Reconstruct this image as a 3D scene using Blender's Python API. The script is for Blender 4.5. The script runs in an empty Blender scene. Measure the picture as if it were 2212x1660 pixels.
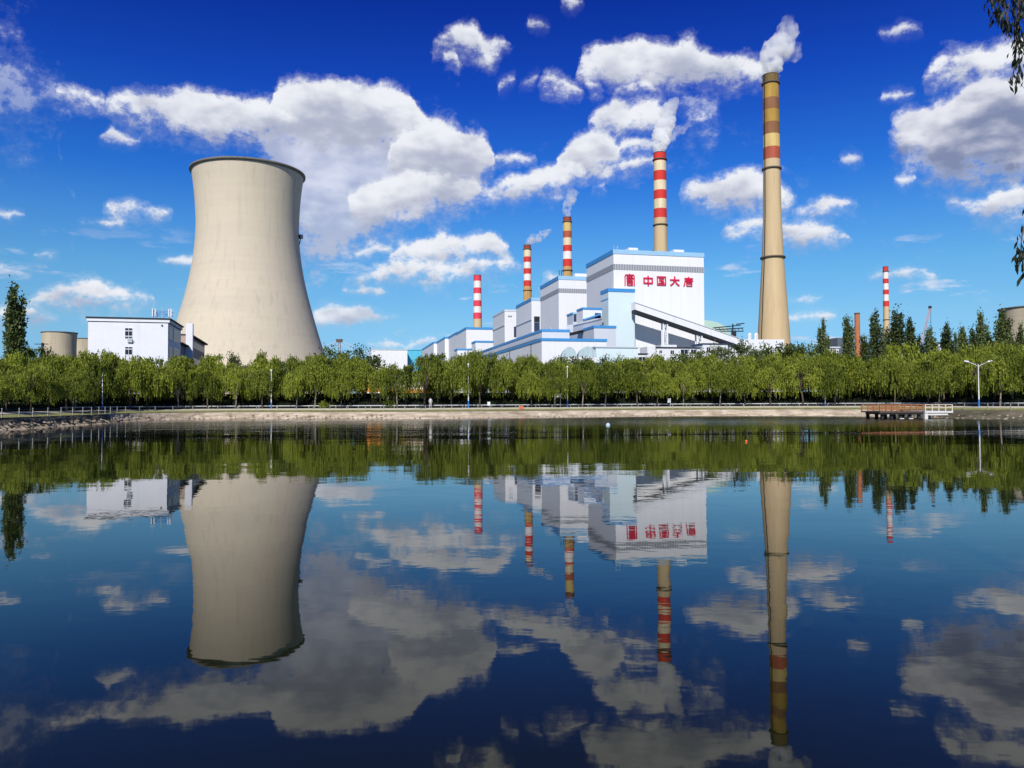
import bpy, bmesh, math, random
from mathutils import Vector, Matrix
C = bpy.context.scene
col = C.collection
R = math.radians

# ------------------------------------------------------------------ camera
F, CX, CY, HOR, ROLL = 1671.0, 1106.0, 830.0, 870.5, math.radians(0.26)      # focal length and centre of the photo measured at 2212 px width
PITCH = math.atan((HOR - CY) / F)
EYE = 2.4                                          # metres above the water
cam = bpy.data.cameras.new('camera')
cam.sensor_width = 36.0
cam.lens = 36.0 * F / 2212.0
cam.clip_start, cam.clip_end = 0.1, 20000
co = bpy.data.objects.new('camera', cam); col.objects.link(co)
co.location = (0, 0, EYE); co.rotation_mode = 'QUATERNION'
co.rotation_quaternion = (Matrix.Rotation(math.pi/2 + PITCH, 3, 'X') @ Matrix.Rotation(-ROLL, 3, 'Z')).to_quaternion()
C.camera = co

def ray(x, y):
    a, b = (x - CX) / F, (CY - y) / F
    a, b = a*math.cos(ROLL) + b*math.sin(ROLL), -a*math.sin(ROLL) + b*math.cos(ROLL)
    cp, sp = math.cos(PITCH), math.sin(PITCH)
    return Vector((a, cp - b*sp, sp + b*cp))
def P(x, y, Y):                                    # the world point at distance Y in front of the camera
    d = ray(x, y)
    return Vector((d.x/d.y*Y, Y, EYE + d.z/d.y*Y))

# ------------------------------------------------------------------ render settings
C.view_settings.view_transform = 'Standard'
C.view_settings.look = 'None'
C.view_settings.gamma = 1.0
C.view_settings.exposure = 0.12
C.render.engine = 'CYCLES'
C.cycles.use_denoising = True
C.cycles.max_bounces = 16
C.cycles.diffuse_bounces = 3
C.cycles.glossy_bounces = 3
C.cycles.transparent_max_bounces = 12
C.cycles.volume_bounces = 16
C.cycles.volume_step_rate = 2.0
C.cycles.sample_clamp_indirect = 6.0

# ------------------------------------------------------------------ sun
SUN_EL, SUN_AZ = 37.0, 11.0                         # behind the camera, a little to its left
sl = bpy.data.lights.new('sun', 'SUN'); sl.energy = 4.6; sl.angle = R(0.53); sl.color = (1.0, 0.955, 0.88)
so = bpy.data.objects.new('sun', sl); col.objects.link(so)
sdir = Vector((-math.sin(R(SUN_AZ))*math.cos(R(SUN_EL)), -math.cos(R(SUN_AZ))*math.cos(R(SUN_EL)), math.sin(R(SUN_EL))))
so.rotation_euler = sdir.to_track_quat('Z', 'Y').to_euler()
so.location = (0, -50, 200)

# ------------------------------------------------------------------ world: sky with clouds
W = bpy.data.worlds.new('World'); C.world = W; W.use_nodes = True
nt = W.node_tree; nt.nodes.clear(); L = nt.links
def N(t, **kw):
    n = nt.nodes.new(t)
    for k, v in kw.items(): setattr(n, k, v)
    return n
def put(sock, v):
    if hasattr(v, 'is_linked') or isinstance(v, bpy.types.NodeSocket): L.new(v, sock)
    else: sock.default_value = v
def M(op, a, b=0.0, c=0.0, clamp=False):
    n = N('ShaderNodeMath', operation=op, use_clamp=clamp)
    put(n.inputs[0], a); put(n.inputs[1], b); put(n.inputs[2], c)
    return n.outputs[0]
def sstep(v, lo, hi):
    n = N('ShaderNodeMapRange', interpolation_type='SMOOTHSTEP')
    put(n.inputs['Value'], v); n.inputs['From Min'].default_value = lo; n.inputs['From Max'].default_value = hi
    return n.outputs[0]
def mixc(f, a, b):
    n = N('ShaderNodeMix', data_type='RGBA')
    put(n.inputs['Factor'], f); put(n.inputs['A'], a); put(n.inputs['B'], b)
    return n.outputs['Result']

sky = N('ShaderNodeTexSky', sky_type='NISHITA'); sky.sun_disc = False
sky.sun_elevation = R(SUN_EL); sky.sun_rotation = R(180 + SUN_AZ)
sky.air_density = 1.0; sky.dust_density = 0.4; sky.ozone_density = 2.5; sky.altitude = 800
tc = N('ShaderNodeTexCoord')
sx = N('ShaderNodeSeparateXYZ'); L.new(tc.outputs['Generated'], sx.inputs[0])
az0 = M('ARCTAN2', sx.outputs[0], sx.outputs[1])
el0 = M('ARCSINE', sx.outputs[2])
AZR, ELR = R(37.0), R(36.0)
azn = M('MULTIPLY_ADD', az0, 0.5/AZR, 0.5)         # 0..1 over the part of the sky ahead
eln = M('DIVIDE', el0, ELR)
# clear sky: the physical sky with the polarised, deep tone it has in this air
el1 = M('DIVIDE', el0, R(40.0), clamp=True)
rmp = N('ShaderNodeValToRGB'); L.new(el1, rmp.inputs[0])
cr = rmp.color_ramp
SKY_TINT = [(0.0, (0.39,0.66,1.12)), (0.02, (0.386,0.664,1.11)), (0.08, (0.40,0.657,0.93)), (0.1475, (0.466,0.755,0.925)), (0.2325, (0.387,0.784,1.0)), (0.3175, (0.26,0.675,1.10)), (0.3975, (0.119,0.507,1.15)), (0.5525, (0.052,0.265,1.07)), (0.69, (0.031,0.153,0.86)), (1.0, (0.02,0.09,0.55))]
while len(cr.elements) < len(SKY_TINT): cr.elements.new(0.5)
for e, (p, c) in zip(cr.elements, SKY_TINT): e.position = p; e.color = (*c, 1)
mul = N('ShaderNodeMix', data_type='RGBA', blend_type='MULTIPLY'); mul.inputs['Factor'].default_value = 1
L.new(sky.outputs[0], mul.inputs['A']); L.new(rmp.outputs[0], mul.inputs['B'])
skycol = mul.outputs['Result']

def nz(scale, detail, rough, stretch=1.0, off=0.0, dist=0.0):
    mp = N('ShaderNodeMapping'); L.new(tc.outputs['Generated'], mp.inputs[0])
    mp.inputs['Scale'].default_value = (1, 1, stretch); mp.inputs['Location'].default_value = (off, off*0.7, off*0.3)
    n = N('ShaderNodeTexNoise'); L.new(mp.outputs[0], n.inputs['Vector'])
    n.inputs['Scale'].default_value = scale; n.inputs['Detail'].default_value = detail; n.inputs['Roughness'].default_value = rough
    n.inputs['Distortion'].default_value = dist
    return n
nw = nz(17, 5, 0.62)
sw = N('ShaderNodeSeparateColor'); L.new(nw.outputs['Color'], sw.inputs[0])
n2 = nz(42, 7, 0.68, 1.3, 3.1).outputs['Fac']
n3 = nz(30, 4, 0.5, 1.9, 7.7).outputs['Fac']
n4 = nz(11, 3, 0.55, 1.6, 1.7).outputs['Fac']
nec = M('SUBTRACT', n2, 0.5)
shn = M('ADD', M('MULTIPLY', M('SUBTRACT', n3, 0.5), 1.5), M('MULTIPLY', M('SUBTRACT', n4, 0.5), 1.7))
azw = M('ADD', azn, M('MULTIPLY', M('SUBTRACT', sw.outputs[0], 0.5), R(2.6)/(2*AZR)))
elw = M('ADD', eln, M('MULTIPLY', M('SUBTRACT', sw.outputs[1], 0.5), R(1.5)/ELR))

def sky_ae(x, y):
    d = ray(x, y).normalized()
    return math.atan2(d.x, d.y)/(2*AZR) + 0.5, math.asin(d.z)/ELR
def curve(pts, src):
    n = N('ShaderNodeFloatCurve'); L.new(src, n.inputs['Value'])
    cu = n.mapping.curves[0]; n.mapping.use_clip = True
    pts = sorted(pts); clean = []
    for p in pts:
        p = (min(max(p[0], 0), 1), min(max(p[1], 0), 1))
        if clean and p[0] - clean[-1][0] < 0.0015: continue
        clean.append(p)
    while len(cu.points) > 2: cu.points.remove(cu.points[-1])
    cu.points[0].location = clean[0]; cu.points[1].location = clean[-1]
    for p in clean[1:-1]: cu.points.new(*p)
    for p in cu.points: p.handle_type = 'VECTOR'
    n.mapping.update()
    return n.outputs[0]
def cloud_layer(base, clouds, kt=0.40, kb=1.0, opacity=1.0, grey=(3.9, 4.25, 5.5), white=(7.9, 8.1, 8.6), ero=1.9, sh=(-0.12, 1.08), halo=0.24):
    """clouds: lists of (x, top, bottom) along each cloud of the sky"""
    top, bot = [], []
    for cl in sorted(clouds, key=lambda c: c[0][0]):
        first, last = cl[0], cl[-1]
        for (q, dx) in ((first, -14), (last, 14)):
            mid = (q[1] + q[2]) / 2
            a, e = sky_ae(q[0] + dx, mid)
            if q is first: top.append((a, e - 0.05)); bot.append((a, e + 0.05))
            else: end = (a, e)
        for (x, t, b) in cl:
            a, e = sky_ae(x, t); top.append((a, e))
            a, e = sky_ae(x, b); bot.append((a, e))
        top.append((end[0], end[1] - 0.05)); bot.append((end[0], end[1] + 0.05))
    top = [(0.0, 0.0)] + sorted(top) + [(1.0, 0.0)] if top[0][0] > 0.01 else sorted(top) + [(1.0, 0.0)]
    bot = [(0.0, 0.12)] + sorted(bot) + [(1.0, 0.12)] if bot[0][0] > 0.01 else sorted(bot) + [(1.0, 0.12)]
    T, B = curve(top, azw), curve(bot, azw)
    dt = M('SUBTRACT', T, elw); db = M('SUBTRACT', elw, B)
    mt = M('MULTIPLY', dt, ELR/R(kt)); mb = M('MULTIPLY', db, ELR/R(kb))
    m = M('ADD', M('MINIMUM', mt, mb), M('MULTIPLY', nec, ero*2.2))
    al = M('MULTIPLY', M('ADD', M('MULTIPLY', sstep(m, 0.05, 1.15), 1 - halo), M('MULTIPLY', sstep(m, -0.85, 0.6), halo)), opacity)
    s = M('DIVIDE', db, M('MAXIMUM', M('SUBTRACT', T, B), 0.012), clamp=True)
    rim = M('SUBTRACT', 1.0, M('MULTIPLY', dt, ELR/R(2.6)), clamp=True)
    s = M('ADD', M('MULTIPLY_ADD', s, 0.55, M('MULTIPLY', rim, 0.55)), shn)
    ccol = mixc(sstep(s, *sh), (*grey, 1), (*white, 1))
    return mixc(al, base, ccol)

wisps = [[(-60,100,310),(0,115,300),(50,130,285),(90,150,250),(125,190,225)], [(185,684,728),(250,690,735),(300,700,730)], [(640,480,590),(720,500,560),(760,520,540)], [(1440,205,235),(1500,205,300),(1540,240,290)]]
veil = [[(560,262,330),(600,240,420),(640,225,530),(690,225,585),(740,230,565),(800,235,510),(880,250,482),(940,265,465),(1000,290,452),(1040,300,440)], [(1950,300,370),(2030,300,392),(2120,300,400),(2230,300,392)]]
LA = [[(588,190,290),(604,176,305),(640,165,320),(690,162,328),(760,176,335),(850,175,345),(893,189,345),(914,232,335),(928,262,312)],
      [(840,300,380),(870,272,402),(940,252,412),(985,262,412),(1015,279,408),(1040,282,402),(1062,308,388),(1068,340,368)],
      [(745,410,470),(800,388,506),(880,362,482),(940,365,466),(1000,380,453),(1040,396,445),(1078,422,437)],
      [(1250,150,176),(1262,108,180),(1300,90,186),(1345,86,195),(1385,72,200),(1410,92,200),(1450,95,195),(1480,73,192),(1510,98,192),(1560,118,190),(1600,124,190),(1650,128,188),(1678,145,180)],
      [(1478,400,420),(1500,388,440),(1550,380,460),(1600,363,468),(1650,372,462),(1690,400,455),(1715,412,432)],
      [(840,550,572),(880,520,578),(950,497,578),(1000,510,572),(1060,503,570),(1090,510,565),(1100,532,548)], [(60,655,664),(100,625,662),(150,608,662),(200,602,662),(250,618,660),(300,636,656),(325,642,652)],
      [(1160,604,613),(1190,593,616),(1220,602,612)]]
DK = [[(1916,285,312),(1930,258,335),(1975,230,350),(2020,222,372),(2060,195,388),(2120,163,388),(2170,158,384),(2240,150,378),(2300,150,372)]]
LB = [[(205,216,226),(230,200,245),(280,197,265),(330,202,288),(400,195,308),(470,200,315),(520,205,314),(560,204,310),(600,222,298),(632,242,276),(645,254,262)],
      [(925,92,104),(950,70,114),(1000,48,120),(1030,44,124),(1042,70,130),(1055,85,162),(1078,84,142),(1096,90,104)], [(960,120,135),(975,112,148),(990,120,150)],
      [(1055,416,440),(1075,390,442),(1100,375,443),(1150,362,436),(1190,348,424),(1225,338,404),(1262,350,392)], [(1212,330,380),(1235,288,396),(1270,272,394),(1310,282,384),(1338,308,362)],
      [(1266,262,285),(1290,232,296),(1330,212,292),(1400,212,290),(1435,226,300),(1452,246,288)], [(1322,325,345),(1345,298,350),(1380,290,345),(1414,300,335)], [(1310,366,378),(1350,346,383),(1400,335,373),(1416,338,362)],
      [(1698,456,462),(1740,428,465),(1790,420,464),(1830,427,456),(1860,437,442)], [(2000,162,176),(2030,118,180),(2080,108,180),(2140,93,176),(2180,83,172),(2240,70,170),(2300,60,170)],
      [(745,604,608),(800,575,612),(860,558,614),(930,562,614),(1000,558,610),(1060,560,604),(1098,562,592),(1126,576,582)]]
LC = [[(116,190,202),(140,182,216),(170,184,230),(208,208,236)], 
      [(1163,176,190),(1190,160,208),(1225,165,212),(1257,190,206)], [(1266,178,196),(1280,170,214),(1302,184,206)], [(1330,190,202),(1370,168,208),(1405,184,202)],
      [(1556,492,500),(1600,472,506),(1640,470,510),(1700,480,534),(1740,475,536),(1790,483,534),(1832,510,526)],
      [(2045,430,438),(2080,430,446),(2105,432,476),(2150,415,482),(2200,404,480),(2300,398,476)],
      [(1065,342,350),(1100,330,360),(1165,334,348)], [(-80,668,700),(0,670,702),(50,663,702),(100,667,696),(132,680,690)], [(206,462,470),(230,440,472),(285,431,470),(330,447,470),(367,460,467)]]
LD = [[(675,684,692),(700,662,708),(740,655,712),(790,662,710),(830,670,702),(868,682,692)], [(-60,450,482),(0,451,482),(30,454,482),(58,462,476)], [(168,480,490),(220,469,492),(278,472,486)],
      [(325,564,574),(360,560,578),(392,556,586),(440,552,590)], [(745,626,634),(780,613,640),(815,612,638),(845,626,634)], [(784,742,757),(830,732,759),(880,745,757),(915,720,747),(942,724,742)],
      [(-60,568,584),(50,569,583),(98,576,580)], [(213,285,294),(235,266,306),(270,286,320),(312,302,316)], [(1903,64,78),(1940,52,86),(1988,64,78)], [(1868,600,606),(1900,583,606),(1950,576,606),(1990,582,605),(2022,594,602)],
      [(1690,676,698),(1740,667,699),(1800,672,696),(1824,684,692)], [(1700,645,652),(1745,634,654),(1782,642,650)], [(1140,46,58),(1165,38,72),(1192,56,66)], [(1208,-8,12),(1240,-14,18),(1268,-2,8)],
      [(1068,186,200),(1088,166,196),(1108,164,180)], [(1115,178,188),(1140,160,190),(1160,158,178)], [(1480,246,268),(1505,240,270),(1535,244,262)], [(1930,388,404),(1955,378,416),(1990,372,402)]]
LE = [[(68,546,554),(105,540,558),(140,545,553)], [(1895,208,224),(1940,188,224),(1982,195,210)], [(1808,340,350),(1835,328,358),(1862,338,348)], [(1180,425,436),(1200,418,438),(1225,420,432)], [(1270,400,416),(1310,394,412)],
      [(770,540,552),(800,528,562),(850,534,556)]]
def pack(clouds, gap=30):
    """clouds that do not overlap in azimuth share one layer"""
    rows = []
    for c in clouds:
        for r in rows:
            if all(c[0][0] > q[-1][0] + gap or c[-1][0] < q[0][0] - gap for q in r): r.append(c); break
        else: rows.append([c])
    return rows
c1 = cloud_layer(skycol, wisps, kt=2.6, kb=2.6, opacity=0.50, ero=2.6, grey=(3.9, 4.5, 6.2), white=(6.3, 6.8, 8.0))
c1 = cloud_layer(c1, veil, kt=1.6, kb=1.8, opacity=0.82, ero=2.2, grey=(4.3, 4.75, 6.1), white=(7.4, 7.6, 8.4), sh=(-0.1, 0.85))
c1 = cloud_layer(c1, DK, kt=0.4, kb=1.4, sh=(0.0, 1.1), grey=(2.0, 2.4, 3.9), white=(7.4, 7.5, 8.2))
for row in pack(LA + LB + LC): c1 = cloud_layer(c1, row)
for row in pack(LD + LE): c1 = cloud_layer(c1, row, kt=0.42, kb=0.62, ero=1.25, opacity=0.92, halo=0.08)
# scattered fair-weather scraps low in the sky all round
ns = nz(7.5, 6, 0.62, 4.2, 11.3).outputs['Fac']
band = M('MULTIPLY', sstep(el0, R(0.8), R(3.0)), M('SUBTRACT', 1.0, sstep(el0, R(7.0), R(13.0))))
ala = M('MULTIPLY', M('MULTIPLY', sstep(ns, 0.60, 0.70), band), 0.75)
c1 = mixc(ala, c1, mixc(sstep(n3, 0.35, 0.65), (5.2, 5.6, 7.0, 1), (7.8, 8.0, 8.6, 1)))
bg = N('ShaderNodeBackground'); bg.inputs['Strength'].default_value = 0.1
L.new(c1, bg.inputs['Color'])
ow = N('ShaderNodeOutputWorld'); L.new(bg.outputs[0], ow.inputs[0])

# ------------------------------------------------------------------ materials
MATS = {}
def material(name, c, rough=0.8, vary=0.0, vscale=1.0, vstretch=(1, 1, 1), bump=0.0, c2=None, spec=0.3, rings=None, stain=0.0, seams=None, metal=0.0):
    """base colour c with mottling towards c2; rings/seams = fine joint lines; stain = rain streaks"""
    if name in MATS: return MATS[name]
    m = bpy.data.materials.new(name); m.use_nodes = True
    t = m.node_tree; b = t.nodes['Principled BSDF']
    b.inputs['Roughness'].default_value = rough; b.inputs['Specular IOR Level'].default_value = spec; b.inputs['Metallic'].default_value = metal
    tcn = t.nodes.new('ShaderNodeTexCoord')
    def noise(scale, st, det=5, rg=0.6):
        mp = t.nodes.new('ShaderNodeMapping'); t.links.new(tcn.outputs['Object'], mp.inputs[0]); mp.inputs['Scale'].default_value = st
        n = t.nodes.new('ShaderNodeTexNoise'); t.links.new(mp.outputs[0], n.inputs['Vector'])
        n.inputs['Scale'].default_value = scale; n.inputs['Detail'].default_value = det; n.inputs['Roughness'].default_value = rg
        return n.outputs['Fac']
    def ramp(v, a, bb):
        n = t.nodes.new('ShaderNodeMapRange'); t.links.new(v, n.inputs[0]); n.inputs['From Min'].default_value = a; n.inputs['From Max'].default_value = bb
        return n.outputs[0]
    def mix(f, a, bb, k=None):
        n = t.nodes.new('ShaderNodeMix'); n.data_type = 'RGBA'
        if k is not None:
            mm = t.nodes.new('ShaderNodeMath'); mm.operation = 'MULTIPLY'; t.links.new(f, mm.inputs[0]); mm.inputs[1].default_value = k; f = mm.outputs[0]
        t.links.new(f, n.inputs['Factor'])
        for s_, v in (('A', a), ('B', bb)):
            if isinstance(v, tuple): n.inputs[s_].default_value = (*v, 1)
            else: t.links.new(v, n.inputs[s_])
        return n.outputs['Result']
    cur = c
    if vary or c2:
        c2 = c2 or tuple(x*(1-vary) for x in c)
        cur = mix(ramp(noise(vscale, vstretch), 0.32, 0.68), c, c2)
    if stain:
        cur = mix(ramp(noise(0.55, (1, 1, 0.06)), 0.52, 0.78), cur if not isinstance(cur, tuple) else c, tuple(x*0.45 for x in c), stain)
    for lines in (rings, seams):
        if lines:
            axis, period, width, amt = lines
            sp = t.nodes.new('ShaderNodeSeparateXYZ'); t.links.new(tcn.outputs['Object'], sp.inputs[0])
            def fr(src):
                q = t.nodes.new('ShaderNodeMath'); q.operation = 'WRAP'; t.links.new(src, q.inputs[0]); q.inputs[1].default_value = period; q.inputs[2].default_value = 0
                q2 = t.nodes.new('ShaderNodeMath'); q2.operation = 'LESS_THAN'; t.links.new(q.outputs[0], q2.inputs[0]); q2.inputs[1].default_value = width
                return q2.outputs[0]
            f = fr(sp.outputs['XYZ'.index(axis[0])])
            if len(axis) > 1:
                g = fr(sp.outputs['XYZ'.index(axis[1])])
                mx = t.nodes.new('ShaderNodeMath'); mx.operation = 'MAXIMUM'; t.links.new(f, mx.inputs[0]); t.links.new(g, mx.inputs[1]); f = mx.outputs[0]
            cur = mix(f, cur, tuple(x*0.5 for x in c), amt)
    if isinstance(cur, tuple): b.inputs['Base Color'].default_value = (*cur, 1)
    else: t.links.new(cur, b.inputs['Base Color'])
    if bump:
        bn = t.nodes.new('ShaderNodeBump'); bn.inputs['Strength'].default_value = bump; bn.inputs['Distance'].default_value = 0.15
        t.links.new(noise(max(vscale*4, 2.0), (1, 1, 1), 4), bn.inputs['Height']); t.links.new(bn.outputs[0], b.inputs['Normal'])
    MATS[name] = m
    return m
def leaf_material(name, dark, light, trans=0.35, nscale=0.5):
    m = bpy.data.materials.new(name); m.use_nodes = True; t = m.node_tree; b = t.nodes['Principled BSDF']
    b.inputs['Roughness'].default_value = 0.55; b.inputs['Specular IOR Level'].default_value = 0.25
    g = t.nodes.new('ShaderNodeNewGeometry'); oi = t.nodes.new('ShaderNodeObjectInfo')
    tn = t.nodes.new('ShaderNodeTexNoise'); tn.inputs['Scale'].default_value = nscale; tn.inputs['Detail'].default_value = 3
    t.links.new(g.outputs['Position'], tn.inputs['Vector'])
    a1 = t.nodes.new('ShaderNodeMath'); a1.operation = 'MULTIPLY_ADD'; t.links.new(g.outputs['Random Per Island'], a1.inputs[0]); a1.inputs[1].default_value = 0.55
    a2 = t.nodes.new('ShaderNodeMath'); a2.operation = 'MULTIPLY_ADD'; t.links.new(oi.outputs['Random'], a2.inputs[0]); a2.inputs[1].default_value = 0.55
    a3 = t.nodes.new('ShaderNodeMath'); a3.operation = 'MULTIPLY_ADD'; t.links.new(tn.outputs['Fac'], a3.inputs[0]); a3.inputs[1].default_value = 1.0; a3.inputs[2].default_value = -0.55
    t.links.new(a3.outputs[0], a2.inputs[2]); t.links.new(a2.outputs[0], a1.inputs[2])
    mx = t.nodes.new('ShaderNodeMix'); mx.data_type = 'RGBA'; mx.clamp_factor = True
    t.links.new(a1.outputs[0], mx.inputs['Factor']); mx.inputs['A'].default_value = (*dark, 1); mx.inputs['B'].default_value = (*light, 1)
    t.links.new(mx.outputs['Result'], b.inputs['Base Color'])
    tr = t.nodes.new('ShaderNodeBsdfTranslucent'); t.links.new(mx.outputs['Result'], tr.inputs['Color'])
    ms = t.nodes.new('ShaderNodeMixShader'); ms.inputs[0].default_value = trans
    t.links.new(b.outputs[0], ms.inputs[1]); t.links.new(tr.outputs[0], ms.inputs[2])
    t.links.new(ms.outputs[0], t.nodes['Material Output'].inputs['Surface'])
    return m
white = material('white_cladding', (0.74, 0.75, 0.77), 0.55, 0.05, 0.06, (1, 1, 0.3), stain=0.15, seams=('XY', 6.0, 0.25, 0.17))
cyanw = material('pale_cyan_cladding', (0.60, 0.72, 0.75), 0.5, 0.04, 0.08, stain=0.06, seams=('XY', 5.0, 0.2, 0.12))
greyw = material('grey_cladding', (0.56, 0.60, 0.66), 0.6, 0.05, 0.06, stain=0.12, seams=('XY', 6.0, 0.22, 0.12))
bluet = material('blue_trim', (0.055, 0.27, 0.60), 0.5, 0.12, 0.3)
pblue = material('sunlit_blue_trim', (0.30, 0.52, 0.72), 0.5, 0.1, 0.3)  # the trim blue painted paler to stand for sun on the front parapets
plaster = material('white_plaster', (0.74, 0.75, 0.80), 0.85, 0.06, 0.5, stain=0.18)
dark = material('dark_steel', (0.018, 0.021, 0.027), 0.6, 0.2, 1.0)
dglass = material('dark_glass', (0.012, 0.02, 0.035), 0.3, 0.3, 0.5, spec=0.35)
navy = material('navy_opening', (0.03, 0.05, 0.11), 0.6, 0.2, 0.5)
louvre = material('louvre_slats', (0.36, 0.38, 0.41), 0.7, seams=('XY', 1.6, 0.8, 0.75))
steel = material('galvanised_steel', (0.45, 0.47, 0.5), 0.45, 0.15, 3.0, spec=0.5)
wsteel = material('white_steel', (0.72, 0.74, 0.76), 0.5, 0.08, 2.0)
bsteel = material('blue_steel', (0.03, 0.16, 0.5), 0.5, 0.1, 2.0)
rustst = material('brown_underside', (0.13, 0.09, 0.07), 0.8, 0.3, 0.5)
rooft = material('dark_roof', (0.03, 0.033, 0.04), 0.8, 0.2, 0.8)
redlet = material('red_letters', (0.58, 0.006, 0.05), 0.45)
concrete = material('tower_concrete', (0.585, 0.51, 0.385), 0.9, c2=(0.51, 0.45, 0.355), vscale=0.035, vstretch=(0.35, 0.35, 2.2), rings=('Z', 3.1, 0.25, 0.08), stain=0.34)
oldconc = material('old_tower_concrete', (0.50, 0.43, 0.31), 0.9, c2=(0.38, 0.33, 0.24), vscale=0.05, vstretch=(1.2, 1.2, 0.3), rings=('Z', 3.2, 0.3, 0.2), stain=0.6)
rimdark = material('rim_dark', (0.17, 0.16, 0.145), 0.8, 0.3, 0.5)
chimc = material('chimney_concrete', (0.56, 0.43, 0.25), 0.88, c2=(0.50, 0.37, 0.21), vscale=0.12, vstretch=(1.4, 1.4, 0.12), rings=('Z', 2.5, 0.16, 0.10), stain=0.35)
darkc = material('ring_steel', (0.11, 0.085, 0.065), 0.8)
barkm = material('bark', (0.13, 0.10, 0.075), 0.9, 0.35, 5.0, (1, 1, 0.3), bump=0.4)
palebark = material('pale_bark', (0.30, 0.27, 0.22), 0.9, 0.3, 5.0, bump=0.3)
def paint(name, c, c2=None, st=0.4): return material(name, c, 0.8, c2=c2 or tuple(x*0.8 for x in c), vscale=0.25, vstretch=(1.5, 1.5, 0.25), stain=st)

# ------------------------------------------------------------------ mesh helpers
class MB:
    def __init__(s): s.v = []; s.f = []; s.sm = []
    def add(s, vs, fs, smooth=False):
        o = len(s.v); s.v += [tuple(v) for v in vs]; s.f += [tuple(i + o for i in f) for f in fs]; s.sm += [smooth]*len(fs); return s
    def prism(s, base, z0, z1):
        n = len(base); z0 = z0 if isinstance(z0, (list, tuple)) else [z0]*n; z1 = z1 if isinstance(z1, (list, tuple)) else [z1]*n
        vs = [(p[0], p[1], z0[i]) for i, p in enumerate(base)] + [(p[0], p[1], z1[i]) for i, p in enumerate(base)]
        fs = [tuple(range(n - 1, -1, -1)), tuple(range(n, 2*n))] + [(i, (i+1) % n, n + (i+1) % n, n + i) for i in range(n)]
        return s.add(vs, fs)
    def box(s, x0, x1, y0, y1, z0, z1): return s.prism([(x0, y0), (x1, y0), (x1, y1), (x0, y1)], z0, z1)
    def bar(s, a, b, w, h=None, n=4):
        a, b = Vector(a), Vector(b); d = (b - a)
        if d.length < 1e-6: return s
        d.normalize(); u = d.cross(Vector((0, 0, 1)));
        if u.length < 1e-3: u = Vector((1, 0, 0))
        u.normalize(); v = d.cross(u); h = h or w
        vs = []
        for p in (a, b):
            for k in range(n):
                t = 2*math.pi*(k + 0.5)/n; q = 1/math.cos(math.pi/n)/2
                vs.append(p + u*math.cos(t)*w*q + v*math.sin(t)*h*q)
        fs = [tuple(range(n-1, -1, -1)), tuple(range(n, 2*n))] + [(i, (i+1) % n, n + (i+1) % n, n + i) for i in range(n)]
        return s.add(vs, fs, n > 6)
    def tube(s, pts, rad, n=7):
        rings = []
        for i, p in enumerate(pts):
            p = Vector(p); d = Vector(pts[min(i+1, len(pts)-1)]) - Vector(pts[max(i-1, 0)]); d.normalize()
            u = d.cross(Vector((0.1, 1, 0.05))); u.normalize(); v = d.cross(u)
            rings.append([p + (u*math.cos(2*math.pi*k/n) + v*math.sin(2*math.pi*k/n))*rad[i] for k in range(n)])
        vs = [q for r in rings for q in r]
        fs = [(i*n + k, i*n + (k+1) % n, (i+1)*n + (k+1) % n, (i+1)*n + k) for i in range(len(pts)-1) for k in range(n)]
        fs += [tuple(range(n-1, -1, -1)), tuple((len(pts)-1)*n + k for k in range(n))]
        return s.add(vs, fs, True)
    def lathe(s, prof, n=64, cx=0, cy=0, closed=True):
        """prof: list of (radius, z)"""
        vs = [(cx + r*math.cos(2*math.pi*k/n), cy + r*math.sin(2*math.pi*k/n), z) for r, z in prof for k in range(n)]
        fs = [(i*n + k, i*n + (k+1) % n, (i+1)*n + (k+1) % n, (i+1)*n + k) for i in range(len(prof)-1) for k in range(n)]
        s.add(vs, fs, True)
        if closed: s.add([vs[k] for k in range(n)] + [vs[(len(prof)-1)*n + k] for k in range(n)], [tuple(range(n-1, -1, -1)), tuple(range(n, 2*n))])
        return s
    def mesh(s, name, m):
        me = bpy.data.meshes.new(name); me.from_pydata(s.v, [], s.f); me.polygons.foreach_set('use_smooth', s.sm)
        for x in (m if isinstance(m, list) else [m]): me.materials.append(x)
        me.update(); return me
def obj(name, mb, m, parent=None, loc=None):
    me = mb.mesh(name, m) if isinstance(mb, MB) else mb
    o = bpy.data.objects.new(name, me); col.objects.link(o)
    if loc is not None: o.location = loc
    if parent is not None: o.parent = parent
    return o
def thing(name, label, cat, loc=(0, 0, 0), rotz=0, group=None):
    o = bpy.data.objects.new(name, None); col.objects.link(o); o.empty_display_size = 0.5
    o.location = loc; o.rotation_euler = (0, 0, rotz)
    tag(o, label, cat, group); return o
def tag(o, label=None, cat=None, group=None, kind=None):
    if label: o['label'] = label
    if cat: o['category'] = cat
    if group: o['group'] = group
    if kind: o['kind'] = kind
    return o
kids = {}
def dup(root, loc, rotz=0, scale=1, label=None, group=None):
    r = root.copy(); col.objects.link(r); r.location = loc; r.rotation_euler = (0, 0, rotz)
    r.scale = (scale, scale, scale) if not isinstance(scale, tuple) else scale
    if label: r['label'] = label
    if group: r['group'] = group
    if root.name not in kids: kids[root.name] = list(root.children)
    for ch in kids[root.name]:
        c = ch.copy(); col.objects.link(c); c.parent = r
    return r

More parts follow.
